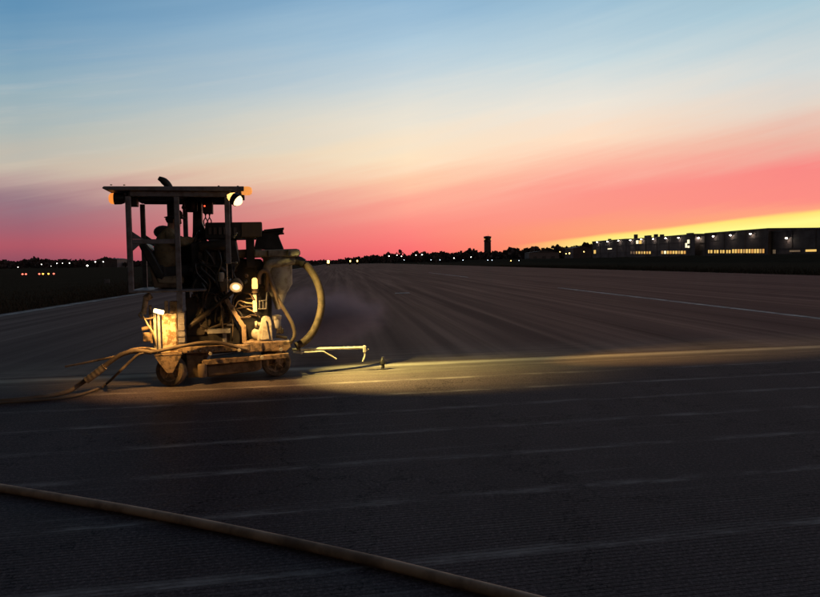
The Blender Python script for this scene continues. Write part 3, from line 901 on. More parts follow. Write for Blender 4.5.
part('filter', CREAM, lambda b: lathe(b, [(0, -.06), (.04, -.06), (.045, -.05), (.045, .05), (.03, .065), (0, .065)], L(221, 277, -.45), n=14), eng, True)
part('silencer', IRON, lambda b: lathe(b, [(0, -.2), (.06, -.19), (.075, -.16), (.075, .16), (.06, .19), (0, .2)], L(214, 246, -.40), (1, 0, .06), 18), eng, True)
part('hydraulic_tank', BLACK, lambda b: prism(b, pp([(232, 258), (262, 259), (266, 276), (272, 300), (272, 344), (236, 345)], -.12), -.12, .42, .02))
part('tank_strap', IRON, lambda b: prism(b, pp([(240, 285), (269, 286), (269.6, 289), (240, 288)], -.135), -.135, -.121, .002))
rnd = random.Random(3)
for i in range(22):
    x0, y0 = rnd.uniform(188, 236), rnd.uniform(242, 300); x1, y1 = x0 + rnd.uniform(-12, 16), y0 + rnd.uniform(12, 42)
    la = -.37 - rnd.uniform(.0, .08); mm = (IRON, BLACK, RUBBER, BLACK)[i % 4]
    part('engine_pipe', mm, lambda b: tube(b, [L(x0, y0, -.36), L(x0 + rnd.uniform(-4, 4), y0 + 6, la - .03), L((x0 + x1) / 2 + rnd.uniform(-6, 6), (y0 + y1) / 2, la - .04), L(x1, y1 - 5, la - .03), L(x1, y1, -.36)], rnd.uniform(.007, .02), 7), eng, True)
for i in range(16):
    x0, y0 = rnd.uniform(189, 234), rnd.uniform(246, 334)
    part('engine_fitting', (IRON, BLACK, GREY)[i % 3], lambda b: box(b, L(x0, y0, -.385), (rnd.uniform(.03, .1), rnd.uniform(.04, .09), rnd.uniform(.03, .09)), Euler((0, rnd.uniform(-.3, .3), 0)).to_matrix(), .006), eng)
for i in range(9):
    x0 = rnd.uniform(233, 262); y0 = rnd.uniform(264, 312)
    part('valve_fitting', (STEEL, BROWN, IRON)[i % 3], lambda b: lathe(b, [(0, -.03), (.018, -.03), (.018, -.01), (.028, -.01), (.028, .012), (.014, .014), (.014, .034), (0, .034)], L(x0, y0, -.2 - rnd.uniform(0, .2)), (rnd.uniform(-1, 1), rnd.uniform(-1, .2), rnd.uniform(-.4, 1)), 10), M, True)
for i in range(10):
    x0 = 188 + i * 6.2
    part('rail_bolt', STEEL, lambda b: lathe(b, [(0, -.014), (.012, -.014), (.012, 0), (0, 0)], L(x0, 350.6 - i * .35 + .8, -.615), (0, 1, 0), 6))
fan = pr('belt_guard', BLACK, [(256, 240), (262, 230.5), (283, 228.5), (283.5, 232), (278.5, 235), (279.5, 238), (284, 249), (254, 249)], -.18, .30, M, .008)
part('guard_plate', BLACK, lambda b: prism(b, pp([(264, 229.5), (284, 227.4), (284, 229.6), (264, 231.8)], -.26), -.26, .34, .003), fan)
part('guard_hinge', IRON, lambda b: rod(b, L(277, 234, -.2), L(284, 233.4, -.2), .014, 8), fan)
part('engine_stay', IRON, lambda b: box2(b, (L(246, 250, -.25).x, -.30, L(246, 268, -.25).z), (L(254.5, 250, -.25).x, -.2, L(246, 238, -.25).z), .006))
part('engine_stay', IRON, lambda b: box2(b, (L(231, 250, -.1).x, -.18, L(231, 272, -.1).z), (L(237, 250, -.1).x, -.08, L(231, 238, -.1).z), .006))
part('cross_pipe', BROWN, lambda b: rod(b, L(231, 254.5, -.2), L(262, 253, -.2), .062, 16), smooth=True)

# --- vacuum cyclone, lid and ducts
cc = L(277.5, 262, -.08)
zl0, zl1 = L(278, 257, -.08).z, L(278, 249.2, -.08).z
rr = 14.6 * 9.65 / F
zk = L(278, 284, -.08).z; zbk = L(281, 309, -.08).z
cyc = part('cyclone', CREAM, lambda b: lathe(b, [(0, zbk), (.045, zbk), (.05, zbk + .04), (rr * .60, zk - .13), (rr, zk), (rr, zl0 - .02), (rr + .02, zl0 - .02), (rr + .02, zl0), (0, zl0)], (cc.x, -.08, 0), n=36), smooth=True)
part('cyclone_lid', mat('grimy_cream', (0.34, 0.30, 0.23), .7, 0, .4), lambda b: prism(b, pp([(254, 250), (298, 248.6), (300.5, 250.5), (300.5, 255.5), (297, 257), (254, 257)], -.33), -.33, .16, .02), cyc)
part('lid_clamp', IRON, lambda b: [box(b, L(x, 253.5, -.345), (.02, .03, .09), None, .004) for x in (268,)], cyc)
part('lid_clamp', IRON, lambda b: [box(b, L(x, 253.2, -.345), (.02, .03, .09), None, .004) for x in (288,)], cyc)
part('duct', MATS['grimy_cream'], lambda b: tube(b, [L(266, 270, -.3), L(270, 264, -.32), L(280, 262.5, -.3), L(290, 261, -.25), L(297, 260.8, -.2)], .058, 14), cyc, True)
part('hose_coupling', IRON, lambda b: sweep(b, crom([L(294, 260.6, -.22), L(299, 261, -.2), L(303.5, 263.5, -.2)], 5), .068, 14), cyc, True)


def corrugated(b, pts, r, pitch=.022, n=12):
    dense = crom(pts, 40); acc = [0.0]
    for a, c_ in zip(dense, dense[1:]): acc.append(acc[-1] + (c_ - a).length)
    tot = acc[-1]; k = int(tot / pitch) * 4; res = []; j = 0
    for i in range(k + 1):
        s = tot * i / k
        while j < len(acc) - 2 and acc[j + 1] < s: j += 1
        f = (s - acc[j]) / max(1e-6, acc[j + 1] - acc[j]); res.append(dense[j].lerp(dense[j + 1], f))
    return sweep(b, res, r, n, lambda i, n_: r * (1.0, .965, .93, .965)[i % 4])


part('vacuum_hose', HOSE, lambda b: corrugated(b, [L(301, 262.3, -.2), L(308, 267, -.2), L(315, 277, -.2), L(320, 290, -.2), L(321.5, 304, -.2), L(319, 318, -.2), L(313.5, 331, -.2), L(305, 341, -.22), L(296, 346, -.25)], .056), smooth=True)
part('suction_hose', HOSED, lambda b: corrugated(b, [L(268, 272, -.36), L(270.5, 280, -.38), L(275, 292, -.38), L(281, 304, -.38), L(288, 316, -.38), L(293, 326, -.38), L(294.5, 335, -.38), L(291, 342, -.38), L(286, 346, -.36)], .027), smooth=True)
part('hose_elbow', BROWN, lambda b: tube(b, [L(259, 284, -.36), L(259.5, 275, -.36), L(263, 271, -.36), L(268, 273, -.36), L(268, 281, -.36), L(267, 292, -.37)], .03, 10), smooth=True)

# --- water pump, valves and the nest of thin hoses at the front
pump = part('water_pump', WHITEC, lambda b: prism(b, pp([(257, 342), (259, 330), (262, 318), (265, 316), (270, 317.5), (272, 322), (273, 342)], -.5), -.5, -.3, .012))
part('pump_web', WHITEC, lambda b: prism(b, pp([(261, 340), (263.5, 321), (266, 320), (269.5, 339)], -.53), -.53, -.502, .004), pump)
part('pump_volute', WHITEC, lambda b: lathe(b, [(0, -.05), (.05, -.05), (.075, -.03), (.085, 0), (.075, .03), (0, .05)], L(257.5, 334, -.42), (0, 1, 0), 22), pump, True)
part('pump_flange', WHITEC, lambda b: lathe(b, [(0, -.03), (.05, -.03), (.05, .0), (.03, .005), (.03, .05), (0, .05)], L(257, 324.5, -.45), (1, 0, 0), 16), pump, True)
for (x, y) in ((260, 339.5), (271, 339.5), (271.5, 326)):
    part('bolt', STEEL, lambda b: lathe(b, [(0, -.014), (.012, -.014), (.012, 0), (0, 0)], L(x, y, -.508), (0, 1, 0), 6), pump)
jar = part('filter_bowl', CREAM, lambda b: lathe(b, [(0, -.09), (.045, -.085), (.055, -.02), (.055, .045), (0, .05)], L(277, 322, -.42), n=18), M, True)
part('bowl_cap', STEEL, lambda b: lathe(b, [(0, .045), (.066, .045), (.066, .085), (.03, .10), (0, .10)], L(277, 322, -.42), n=18), jar, True)
part('valve', IRON, lambda b: [box(b, L(280, 331, -.44), (.10, .08, .07), None, .01), rod(b, L(276, 336, -.46), L(287, 338, -.46), .022, 10), rod(b, L(281, 334, -.47), L(281, 326, -.47), .012, 8)])
part('pump_bed', TAN, lambda b: prism(b, pp([(252, 342), (290, 341), (291, 347), (287, 351), (252, 352)], -.56), -.56, -.2, .01))
part('gearbox', TAN, lambda b: prism(b, pp([(243, 343), (250, 341), (263, 342), (263, 352), (243, 353)], -.60), -.60, -.34, .016))
for i, pts in enumerate((
        [(233, 305), (234, 297), (241, 293), (250, 294), (254, 300)],
        [(235, 307), (239, 301), (248, 303), (256, 302.5)],
        [(236, 309), (245, 307), (252, 306.5), (258, 309)],
        [(237, 303), (246, 308), (254, 312), (260, 317)],
        [(240, 317.5), (246, 317), (252, 315), (257, 316)],
        [(233, 305), (236, 314), (243, 318.5), (251, 317)],
        [(246, 299), (253, 298), (258, 296), (260, 292)])):
    lat = -.52 + .035 * (i % 4)
    part('thin_hose', HOSEP if i % 2 else HOSE, lambda b: tube(b, [L(x, y, lat + .01 * math.sin(3 * q)) for q, (x, y) in enumerate(pts)], .010 if i else .014, 7), smooth=True)
part('valve_stem', WHITEC, lambda b: box2(b, (L(253, 312, -.5).x, -.52, L(253, 312, -.5).z), (L(257.2, 312, -.5).x, -.47, L(253, 294.5, -.5).z), .005))
part('pipe_frame', STEEL, lambda b: [rod(b, L(x0, y0, -.53), L(x1, y1, -.53), .008, 7) for x0, y0, x1, y1 in ((259.5, 300.5, 259.5, 308.5), (263, 300, 263, 308.5), (267, 292, 266, 308), (258, 309, 266.5, 308.5), (259, 301, 266, 300))])
part('bracket_arm', TAN, lambda b: [bar(b, L(226, 299, -.5), L(243, 326, -.5), .05, .055, .004), bar(b, L(243.6, 325, -.5), L(244.5, 343, -.5), .05, .06, .004)])
part('lift_strut', IRON, lambda b: [rod(b, L(188, 327, -.46), L(210, 311, -.46), .042, 14), rod(b, L(208, 312, -.46), L(233, 291, -.46), .028, 14)], smooth=True)
part('mount_plate', BROWN, lambda b: prism(b, pp([(219, 281), (226, 278), (230, 281), (236, 277), (235, 281), (229, 290), (222, 292), (220, 287)], -.48), -.48, -.40, .006))
part('foot_step', CREAM, lambda b: [box2(b, (L(208, 333, -.55).x, -.66, L(208, 333.5, -.6).z), (L(230.5, 333, -.55).x, -.44, L(208, 330, -.6).z), .004),
                                    box2(b, (L(222.5, 333, -.55).x, -.58, L(222, 346, -.6).z), (L(226.5, 333, -.55).x, -.53, L(208, 333.6, -.6).z), .004)])

# --- chassis
for lat, far in ((NEAR, False), (.50, True)):
    part('chassis_rail', TAN, lambda b: bar(b, L(176, 351, NEAR) + Vector((0, lat - NEAR + .05, 0)), L(250, 347.5, NEAR) + Vector((0, lat - NEAR + .05, 0)), .09, .085, .008))
    part('lower_rail', TAN, lambda b: bar(b, L(202, 363, NEAR) + Vector((0, lat - NEAR + .03, 0)), L(289, 355.6, NEAR) + Vector((0, lat - NEAR + .03, 0)), .07, .068, .008))
part('saw_guard', BROWN, lambda b: prism(b, pp([(206, 366), (262, 359), (262, 369), (256, 371.5), (207, 377.5)], NEAR + .06), NEAR + .06, .52, .02))
part('cross_member', BROWN, lambda b: box2(b, (L(185, 352).x, NEAR + .10, L(185, 362).z), (L(206, 352).x, .5, L(185, 355).z), .008))
part('water_drum', BROWN, lambda b: lathe(b, [(0, -.08), (.055, -.08), (.06, -.06), (.06, .08), (.05, .095), (0, .095)], L(202.5, 371, -.6), n=16), smooth=True)
part('side_plate', BROWN, lambda b: prism(b, pp([(186, 355), (203, 356), (203, 377), (188, 378)], -.55), -.55, -.5, .006))
for x, y in ((210.5, 353.8), (239, 350), (262, 357.5), (281, 349.5)):
    part('bolt', WHITEC, lambda b: lathe(b, [(0, -.025), (.022, -.025), (.026, 0), (.022, .02), (0, .02)], L(x, y, -.665), (0, 1, .0), 8))
part('rail_hose', HOSED, lambda b: tube(b, [L(150, 352.5, -.72), L(164, 350, -.72), L(180, 346.5, -.70), L(200, 343, -.68), L(216, 342.4, -.68), L(230, 345, -.68), L(240, 348, -.66), L(247, 349.5, -.64)], .023, 12), smooth=True)


def wheel(c_, r, w, spokes, ang=0.0):
    ax = Vector((math.sin(ang), math.cos(ang), 0))
    ty = part('wheel', RUBBER, lambda b: lathe(b, [(r * .66, -w / 2), (r * .9, -w / 2), (r * .985, -w * .36), (r, -w * .1), (r, w * .1), (r * .985, w * .36), (r * .9, w / 2), (r * .66, w / 2), (r * .64, 0), (r * .66, -w / 2)], c_, ax, 36), M, True)
    part('rim', TAN, lambda b: lathe(b, [(0, -w * .30), (r * .2, -w * .34), (r * .24, -w * .2), (r * .5, -w * .16), (r * .6, -w * .42), (r * .68, -w * .48), (r * .68, w * .48), (0, w * .40)], c_, ax, 32), ty, True)
    e1 = Vector((ax.y, -ax.x, 0)); e2 = Vector((0, 0, 1))
    for k in range(spokes):
        a = k * 2 * math.pi / spokes + .3; d = e1 * math.cos(a) + e2 * math.sin(a)
        part('spoke', TAN, lambda b: rod(b, c_ - ax * w * .26 + d * r * .2, c_ - ax * w * .26 + d * r * .6, r * .06, 6), ty)
    part('hub', TAN, lambda b: lathe(b, [(0, -w * .6), (r * .12, -w * .58), (r * .16, -w * .3), (0, -w * .28)], c_, ax, 14), ty, True)
    return ty


# rear casters (near one turned slightly), front wheels
rw = L(171.5, 0, -.60); rwz = .205
rwx = L(171.5, 372, -.60).x
for lat in (-.60, .52):
    c_ = Vector((rwx, lat, rwz))
    wheel(c_, .205, .11, 5, 0.42)
    part('caster_fork', TAN, lambda b: [prism(b, [(rwx - .19, L(171, 354).z), (rwx + .15, L(171, 354).z), (rwx + .10, L(171, 361).z), (rwx + .03, rwz - .01), (rwx - .04, rwz - .01), (rwx - .14, L(171, 361).z)], lat - .125, lat - .105),
                                        prism(b, [(rwx - .19, L(171, 354).z), (rwx + .15, L(171, 354).z), (rwx + .10, L(171, 361).z), (rwx + .03, rwz - .01), (rwx - .04, rwz - .01), (rwx - .14, L(171, 361).z)], lat + .105, lat + .125),
                                        box2(b, (rwx - .19, lat - .13, L(171, 354).z), (rwx + .15, lat + .13, L(171, 352).z))])
fwx = L(276, 357, -.2).x
for lat in (-.22, .34):
    wheel(Vector((fwx, lat, .205)), .205, .12, 6, 0.0)
part('front_axle', IRON, lambda b: [rod(b, (fwx, -.2, .205), (fwx, .34, .205), .03, 12), box2(b, (fwx - .06, -.12, .2), (fwx + .06, .24, .42), .01)])
part('front_axle_arm', TAN, lambda b: [bar(b, Vector((fwx + .05, -.33, .42)), Vector((fwx + .01, -.33, .2)), .03, .07, .005)])

# --- rear cabinet
STAIN = mat('stained_cabinet_paint', (0.58, 0.48, 0.32), .6, 0, .9, (0.24, .14, .06), 11.0, .5)
cab_ = part('rear_cabinet', STAIN, lambda b: box2(b, (L(162, 330, -.62).x, -.62, L(162, 353, -.62).z), (L(177.3, 330, -.62).x, -.10, L(162, 313.5, -.62).z), .008))
part('cabinet_door', STAIN, lambda b: box2(b, (L(163.5, 330, -.63).x, -.632, L(162, 350, -.63).z), (L(176, 330, -.63).x, -.621, L(162, 316, -.63).z), .003), cab_)
part('cabinet_side', GREY, lambda b: box2(b, (L(177.6, 330, -.60).x, -.60, L(162, 352, -.60).z), (L(185, 330, -.60).x, -.14, L(162, 312.5, -.60).z), .006), cab_)
for i in range(5):
    part('louvre', GREY, lambda b: box(b, L(181.3, 318 + i * 6, -.607), (.075, .014, .02), None, .002), cab_)
for x in (155.2, 159.2):
    part('channel_post', CREAM, lambda b: box2(b, (L(x - 1.3, 330, -.66).x, -.69, L(x, 355, -.66).z), (L(x + 1.3, 330, -.66).x, -.62, L(x, 312, -.66).z), .004))
part('top_block', TAN, lambda b: box2(b, (L(169.5, 310, -.55).x, -.55, L(170, 313, -.55).z), (L(177, 310, -.55).x, -.35, L(170, 301.5, -.55).z), .006))
part('stub_post', TAN, lambda b: box2(b, (L(164.7, 310, -.58).x, -.60, L(165, 314, -.58).z), (L(168.2, 310, -.58).x, -.54, L(165, 301, -.58).z), .005))
part('valve_cluster', TAN, lambda b: [rod(b, L(143.5, 314, -.6), L(146, 298, -.6), .035, 10), rod(b, L(145, 299, -.6), L(151, 295, -.6), .045, 12), rod(b, L(142, 329, -.58), L(152, 327, -.58), .025, 10), box(b, L(147, 337, -.55), (.09, .1, .12), None, .012), rod(b, L(150, 305, -.58), L(152, 343, -.58), .02, 10)])
part('looped_tube', HOSEP, lambda b: tube(b, [L(155, 317, -.7), L(148, 318.5, -.72), L(142, 318, -.72), L(139, 315, -.72), L(141, 312.5, -.72), L(143, 316, -.73), L(148, 325, -.74), L(153, 333, -.73), L(156, 342, -.72)], .011, 7), smooth=True)

# --- push bar at the back
part('push_bar', TAN, lambda b: [tube(b, [L(65, 366.6, -.66), L(90, 361.8, -.66), L(118, 355.6, -.66), L(130, 350, -.66), L(143, 348, -.68), L(156, 349.5, -.7)], .014, 10)], smooth=True)

# --- front gauge arm
arm_lat = -.18
arm = part('gauge_arm', STEEL, lambda b: rod(b, L(292, 349.6, arm_lat), L(364, 347.6, arm_lat), .021, 12), M, True)
MATS['gauge_paint'] = mat('gauge_paint', (0.62, 0.58, 0.48), .5, 0, .3, (.3, .22, .14))
arm.data.materials[0] = MATS['gauge_paint']
part('pointer', MATS['gauge_paint'], lambda b: [box(b, L(364.5, 349, arm_lat), (.045, .05, .10), None, .008), bar(b, L(363.5, 352.5, arm_lat), L(368.5, 348.8, arm_lat), .02, .02, .003), tube(b, [L(364.6, 352, arm_lat), L(364.8, 356, arm_lat), L(362.6, 361.5, arm_lat)], .012, 7)], arm)
part('guide_rod', MATS['gauge_paint'], lambda b: tube(b, [L(293, 352.5, -.30), L(308, 352.3, -.30), L(322, 351.4, -.30), L(326, 353, -.30), L(336.5, 359, -.30)], .011, 8), M, True)
part('rod_clamp', MATS['gauge_paint'], lambda b: box2(b, (L(300, 354, -.24).x, -.32, L(300, 353.5, -.24).z), (L(302, 354, -.24).x, -.16, L(300, 347.5, -.24).z), .004))

# --- bright levers
part('hand_lever', STEEL, lambda b: [sweep(b, [L(226.3, 244, -.56), L(226.6, 263, -.56), L(227.4, 292, -.55)], .011, 10), rod(b, L(225.2, 263, -.56), L(228.4, 263, -.56), .016, 8)], smooth=True)
part('side_lever', STEEL, lambda b: [rod(b, L(228, 262.2, -.56), L(235, 262.6, -.58), .007, 8), lathe(b, [(0, -.02), (.018, -.008), (.018, .008), (0, .02)], L(236.5, 262.8, -.58), (1, 0, 0), 10)], smooth=True)
part('mirror_plate', STEEL, lambda b: bar(b, L(233.5, 238, -.58), L(237.2, 232.5, -.58), .05, .02, .003))

# ------------------------------------------------------------------ machine lamps (each carries its own light)
WARM = (1.0, 0.78, 0.24)


def spot(name, loc, target, power, deg, blend=.4, col=WARM, size=.03, parent=M):
    l = bpy.data.lights.new(name, 'SPOT'); l.energy = power; l.color = col; l.spot_size = R(deg); l.spot_blend = blend; l.shadow_soft_size = size
    o = bpy.data.objects.new(name, l); C.objects.link(o); o.parent = parent; o.location = loc
    o.rotation_euler = (Vector(target) - Vector(loc)).to_track_quat('-Z', 'Y').to_euler()
    return o


def point(name, loc, power, col=WARM, size=.03, parent=M):
    l = bpy.data.lights.new(name, 'POINT'); l.energy = power; l.color = col; l.shadow_soft_size = size
    o = bpy.data.objects.new(name, l); C.objects.link(o); o.parent = parent; o.location = loc
    return o


# front flood under the canopy edge
fl = L(236, 199.5, -.88)
aim = Vector((.80, -.42, -.62)).normalized()
lampb = part('flood_lamp', BLACK, lambda b: lathe(b, [(0, -.10), (.045, -.10), (.075, -.04), (.082, .0), (.082, .03), (.075, .03), (.07, -.0), (0, -.0)], fl, aim, 20), M, True)
part('lens', HOTL, lambda b: lathe(b, [(0, .085), (.035, .078), (.062, .05), (.074, .012), (.074, .002), (0, .002)], fl, aim, 20), lampb, True)
part('bracket', IRON, lambda b: rod(b, fl, Vector((fl.x - .05, -.66, zc - .03)), .014, 8), lampb)
part('glowing_side_glass', AMBERH, lambda b: lathe(b, [(0, -.06), (.04, -.05), (.05, 0), (.04, .05), (0, .06)], L(231.8, 196.6, -.88), (1, 0, .3), 12), lampb, True)
tgt = MF.o
def mloc(w): return Vector(((w - MF.o).dot(MF.u), (w - MF.o).dot(MF.v), w.z))
spot('flood_light', fl + aim * .11, mloc(ground_pt(400, 375)), 1900, 58, 1.0)
spot('flood_beam', fl + aim * .12, mloc(ground_pt(690, 353)), 3400, 21, 1.0, (1.0, .56, .14))
# amber beacon on the canopy's front edge
bc = L(247, 190.8, -.64)
part('amber_beacon', emit('amber_marker', (1.0, .36, .08), .8), lambda b: lathe(b, [(0, -.075), (.05, -.07), (.06, -.02), (.058, .03), (.04, .06), (0, .07)], bc, (1, 0, 0), 16), M, True)
# rear amber lamp
ra = L(117, 198.5, -.5)
ral = part('rear_lamp', BLACK, lambda b: lathe(b, [(0, .10), (.06, .09), (.075, .05), (.078, -.03), (.072, -.035), (0, -.03)], ra, (1, 0, 0), 18), M, True)
part('lens', AMBER, lambda b: lathe(b, [(0, -.10), (.045, -.095), (.068, -.075), (.074, -.03), (0, -.03)], ra, (1, 0, 0), 18), ral, True)
part('bracket', IRON, lambda b: tube(b, [ra + Vector((.05, 0, .05)), ra + Vector((.09, .02, .09)), Vector((ra.x + .16, -.5, zc - .05))], .012, 8), ral)
part('rear_box', BLACK, lambda b: box2(b, (L(127.5, 207, -.45).x, -.5, L(128, 206.5, -.45).z), (L(138, 207, -.45).x, -.36, zc - .038), .008))
# work lamp on the engine's front
wl = L(236, 287.5, -.78)
waim = Vector((-.10, -.80, -.58)).normalized()
wlb = part('work_lamp', TAN, lambda b: lathe(b, [(0, -.13), (.05, -.12), (.085, -.05), (.092, .02), (.085, .02), (.08, 0), (0, 0)], wl - waim * .02, waim, 22), M, True)
part('lamp_bracket', IRON, lambda b: [rod(b, wl + Vector((.01, .08, .06)), L(240, 281, -.40), .016, 8)], wlb)
part('lens', HOTL, lambda b: lathe(b, [(0, .02), (.036, .016), (.046, .002), (0, .001)], wl - waim * .01, waim, 20), wlb, True)
part('reflector', emit('reflector_glow', (1.0, .62, .25), .5), lambda b: lathe(b, [(.046, .0015), (.078, .012), (.078, .005), (.046, .0)], wl - waim * .012, waim, 20), wlb, True)
spot('work_light', wl + waim * .12, wl + Vector((.55, .22, -.70)), 80.0, 108, .7, (1.0, .58, .19))
# amber bulb
ab = L(254.7, 283.5, -.54)
abm = part('amber_bulb', AMBERH, lambda b: lathe(b, [(0, -.075), (.036, -.07), (.04, -.03), (.036, .01), (.036, .055), (.02, .075), (0, .08)], ab, n=16), M, True)
part('cap', IRON, lambda b: lathe(b, [(.02, .078), (.012, .1), (0, .1)], ab, n=10), abm)
part('socket', BROWN, lambda b: lathe(b, [(0, -.14), (.04, -.13), (.05, -.08), (.04, -.072), (0, -.072)], ab, n=14), abm)
# rear strip lamp above the cabinet
rl = L(158.8, 311.5, -.90)
part('strip_lamp', emit('strip_glow', (1.0, .76, .36), 3.0), lambda b: box(b, rl, (.13, .03, .055), Euler((0, .25, 0)).to_matrix(), .01))
part('strip_lamp_bracket', IRON, lambda b: rod(b, rl + Vector((0, .02, .015)), L(159, 313, -.66), .012, 8))
spot('strip_light', rl + Vector((.01, -.05, -.02)), rl + Vector((.10, .22, -.6)), 60.0, 140, .5, (1.0, .54, .15), .04)

# ================================================================== operator
per = empty('person', MF.world(L(166, 280, -.04).x, -.04, sz), MF.rz)
tag(per, 'seated operator in khaki jacket and brimmed hat, arm reaching to the controls', 'person')
PO = Vector((L(166, 280, -.04).x, -.04, sz))


def Q(px, py, dy=0.0):
    q = L(px, py, -.04 + dy); return Vector((q.x, q.y, q.z)) - PO


def skin_mesh(name, verts, edges, radii, m, root=0, sub=2):
    me = bpy.data.meshes.new(name); me.from_pydata([tuple(v) for v in verts], edges, []); me.update()
    o = bpy.data.objects.new(name, me); C.objects.link(o); o.parent = per
    o.modifiers.new('skin', 'SKIN').use_smooth_shade = True
    s = o.modifiers.new('sub', 'SUBSURF'); s.levels = sub; s.render_levels = sub
    for i, r_ in enumerate(radii):
        sv = me.skin_vertices[0].data[i]; sv.radius = r_ if isinstance(r_, tuple) else (r_, r_); sv.use_root = False
    me.skin_vertices[0].data[root].use_root = True
    me.materials.append(m)
    return o


class Sk:
    def __init__(s): s.v, s.e, s.r = [], [], []
    def add(s, p, r, frm=None):
        s.v.append(Vector(p)); s.r.append(r); i = len(s.v) - 1
        if frm is not None: s.e.append((frm, i))
        return i


headc = Q(175, 221.5)
hip = Q(165, 273.5); chest = Q(167, 243); neckb = Q(170, 231.5)
hands = {}
b_ = Sk(); root = b_.add(hip, .11)
w1 = b_.add(Q(165, 258), .115, root); w2 = b_.add(chest, .13, w1); w3 = b_.add(neckb, .07, w2); w4 = b_.add(Q(171.5, 226.5), .052, w3)
w5 = b_.add(headc + Vector((.0, 0, -.03)), .072, w4); w6 = b_.add(headc + Vector((-.01, 0, .05)), .088, w5); b_.add(headc + Vector((-.012, 0, .115)), .062, w6)
nose = b_.add(headc + Vector((.085, 0, -.012)), .018, w5)
for s in (-1, 1):
    sh = b_.add(Q(169, 236, s * .17), .065, w2)
    el = b_.add(Q(181.5, 243.5 if s < 0 else 245, s * .25), .046, sh)
    wr = b_.add(Q(193.5, 239.5, s * .17), .031, el)
    hd = b_.add(Q(197, 239.3, s * .165), .032, wr)
    hands[s] = (b_.v[wr].copy(), b_.v[hd].copy())
    h2 = b_.add(Q(168, 274, s * .1), .085, root); kn = b_.add(Q(198, 270, s * .15), .06, h2); an = b_.add(Q(203, 286, s * .15), .042, kn); b_.add(Q(210, 288.5, s * .16), .036, an)
skin_mesh('body', b_.v, b_.e, b_.r, SKIN)
f_ = []
for s in (-1, 1):
    wr, hd = hands[s]
    d = (hd - wr).normalized()
    for k, ln in enumerate((.075, .085, .08, .065)):
        fk = Sk(); o_ = hd + Vector((0, (k - 1.5) * .019, 0))
        a = fk.add(o_, .0095); a = fk.add(o_ + d * ln * .45 + Vector((0, 0, -.012)), .009, a); a = fk.add(o_ + d * ln * .62 + Vector((0, 0, -.042)), .008, a); fk.add(o_ + d * ln * .35 + Vector((0, 0, -.062)), .007, a)
        f_.append(fk)
    tk = Sk(); o_ = hd - d * .02 + Vector((0, -s * .03, 0)); a = tk.add(o_, .0105); a = tk.add(o_ + d * .035 + Vector((0, -s * .02, -.02)), .010, a); tk.add(o_ + d * .05 + Vector((0, -s * .005, -.05)), .008, a); f_.append(tk)
fv, fe, fr_, roots = [], [], [], []
for fk in f_:
    k = len(fv); roots.append(k); fv += fk.v; fe += [(a + k, c_ + k) for a, c_ in fk.e]; fr_ += fk.r
fo = skin_mesh('fingers', fv, fe, fr_, SKIN, 0, 1)
for k in roots: fo.data.skin_vertices[0].data[k].use_root = True

j = Sk(); root = j.add(Q(164.5, 272), (.17, .14)); a = j.add(Q(166, 259), (.205, .19), root); a = j.add(Q(167, 246), (.21, .20), a); a2 = j.add(Q(166, 236), (.19, .165), a); j.add(Q(168.5, 228.5), .085, a2)
for s in (-1, 1):
    sh = j.add(Q(167.5, 235, s * .19), .088, a2); m1 = j.add(Q(175, 240, s * .235), .076, sh); el = j.add(Q(182.5, 242.5, s * .25), .068, m1); fm = j.add(Q(188, 240.8, s * .21), .058, el); j.add(Q(193, 239.4, s * .17), .046, fm)
jo = skin_mesh('jacket', j.v, j.e, j.r, JACKET, 0, 3)
ctx = bpy.data.textures.new('folds', 'CLOUDS'); ctx.noise_scale = .11; ctx.noise_depth = 3
dmod = jo.modifiers.new('folds', 'DISPLACE'); dmod.texture = ctx; dmod.strength = .055; dmod.mid_level = .5
# hunched hood/collar roll on the upper back
bm = nb(); lathe(bm, [(0, -.12), (.07, -.10), (.10, 0), (.07, .10), (0, .12)], Q(163, 232), (0, 1, 0), 16)
bmesh.ops.scale(bm, vec=(1.25, 1.6, .92), verts=bm.verts, space=Matrix.Translation(-Q(163, 232)))
obj('hood_roll', bm, HATM, per, True)
t_ = Sk(); root = t_.add(Q(164.5, 274.5), (.15, .125))
for s in (-1, 1):
    h2 = t_.add(Q(169, 274, s * .10), .105, root); m1 = t_.add(Q(184, 271, s * .135), .092, h2); kn = t_.add(Q(198, 269.8, s * .15), .076, m1); t_.add(Q(201, 278, s * .15), .066, kn); t_.add(Q(203, 285.5, s * .15), .058, len(t_.v) - 1)
skin_mesh('trousers', t_.v, t_.e, t_.r, TROUSER)
for s in (-1, 1):
    an = Q(203, 286.5, s * .15)
    bm = nb(); prism(bm, [(an.x - .06, an.z - .045), (an.x + .2, an.z - .045), (an.x + .2, an.z - .01), (an.x + .07, an.z + .045), (an.x - .05, an.z + .05)], an.y - .05, an.y + .05, .015)
    obj('boot', bm, BLACK, per)
hat = Q(175.2, 217.4)
bm = nb(); lathe(bm, [(.0, -.006), (.09, -.006), (.145, -.012), (.147, -.004), (.098, .012), (.10, .03), (.092, .075), (.07, .10), (0, .112)], hat, (.06, 0, 1), 28)
obj('hat', bm, HATM, per, True)
for s in (-1, 1):
    bm = nb(); lathe(bm, [(0, -.004), (.009, -.002), (.009, .006), (0, .01)], headc + Vector((.073, s * .032, .016)), (1, 0, 0), 8); obj('eye', bm, BLACK, per, True)
    bm = nb(); box(bm, headc + Vector((-.005, s * .086, 0)), (.03, .016, .055), None, .007); obj('ear', bm, SKIN, per, True)
bm = nb(); box(bm, headc + Vector((.074, 0, -.058)), (.012, .045, .008), None, .003); obj('mouth', bm, mat('lips', (.25, .11, .09), .6), per)
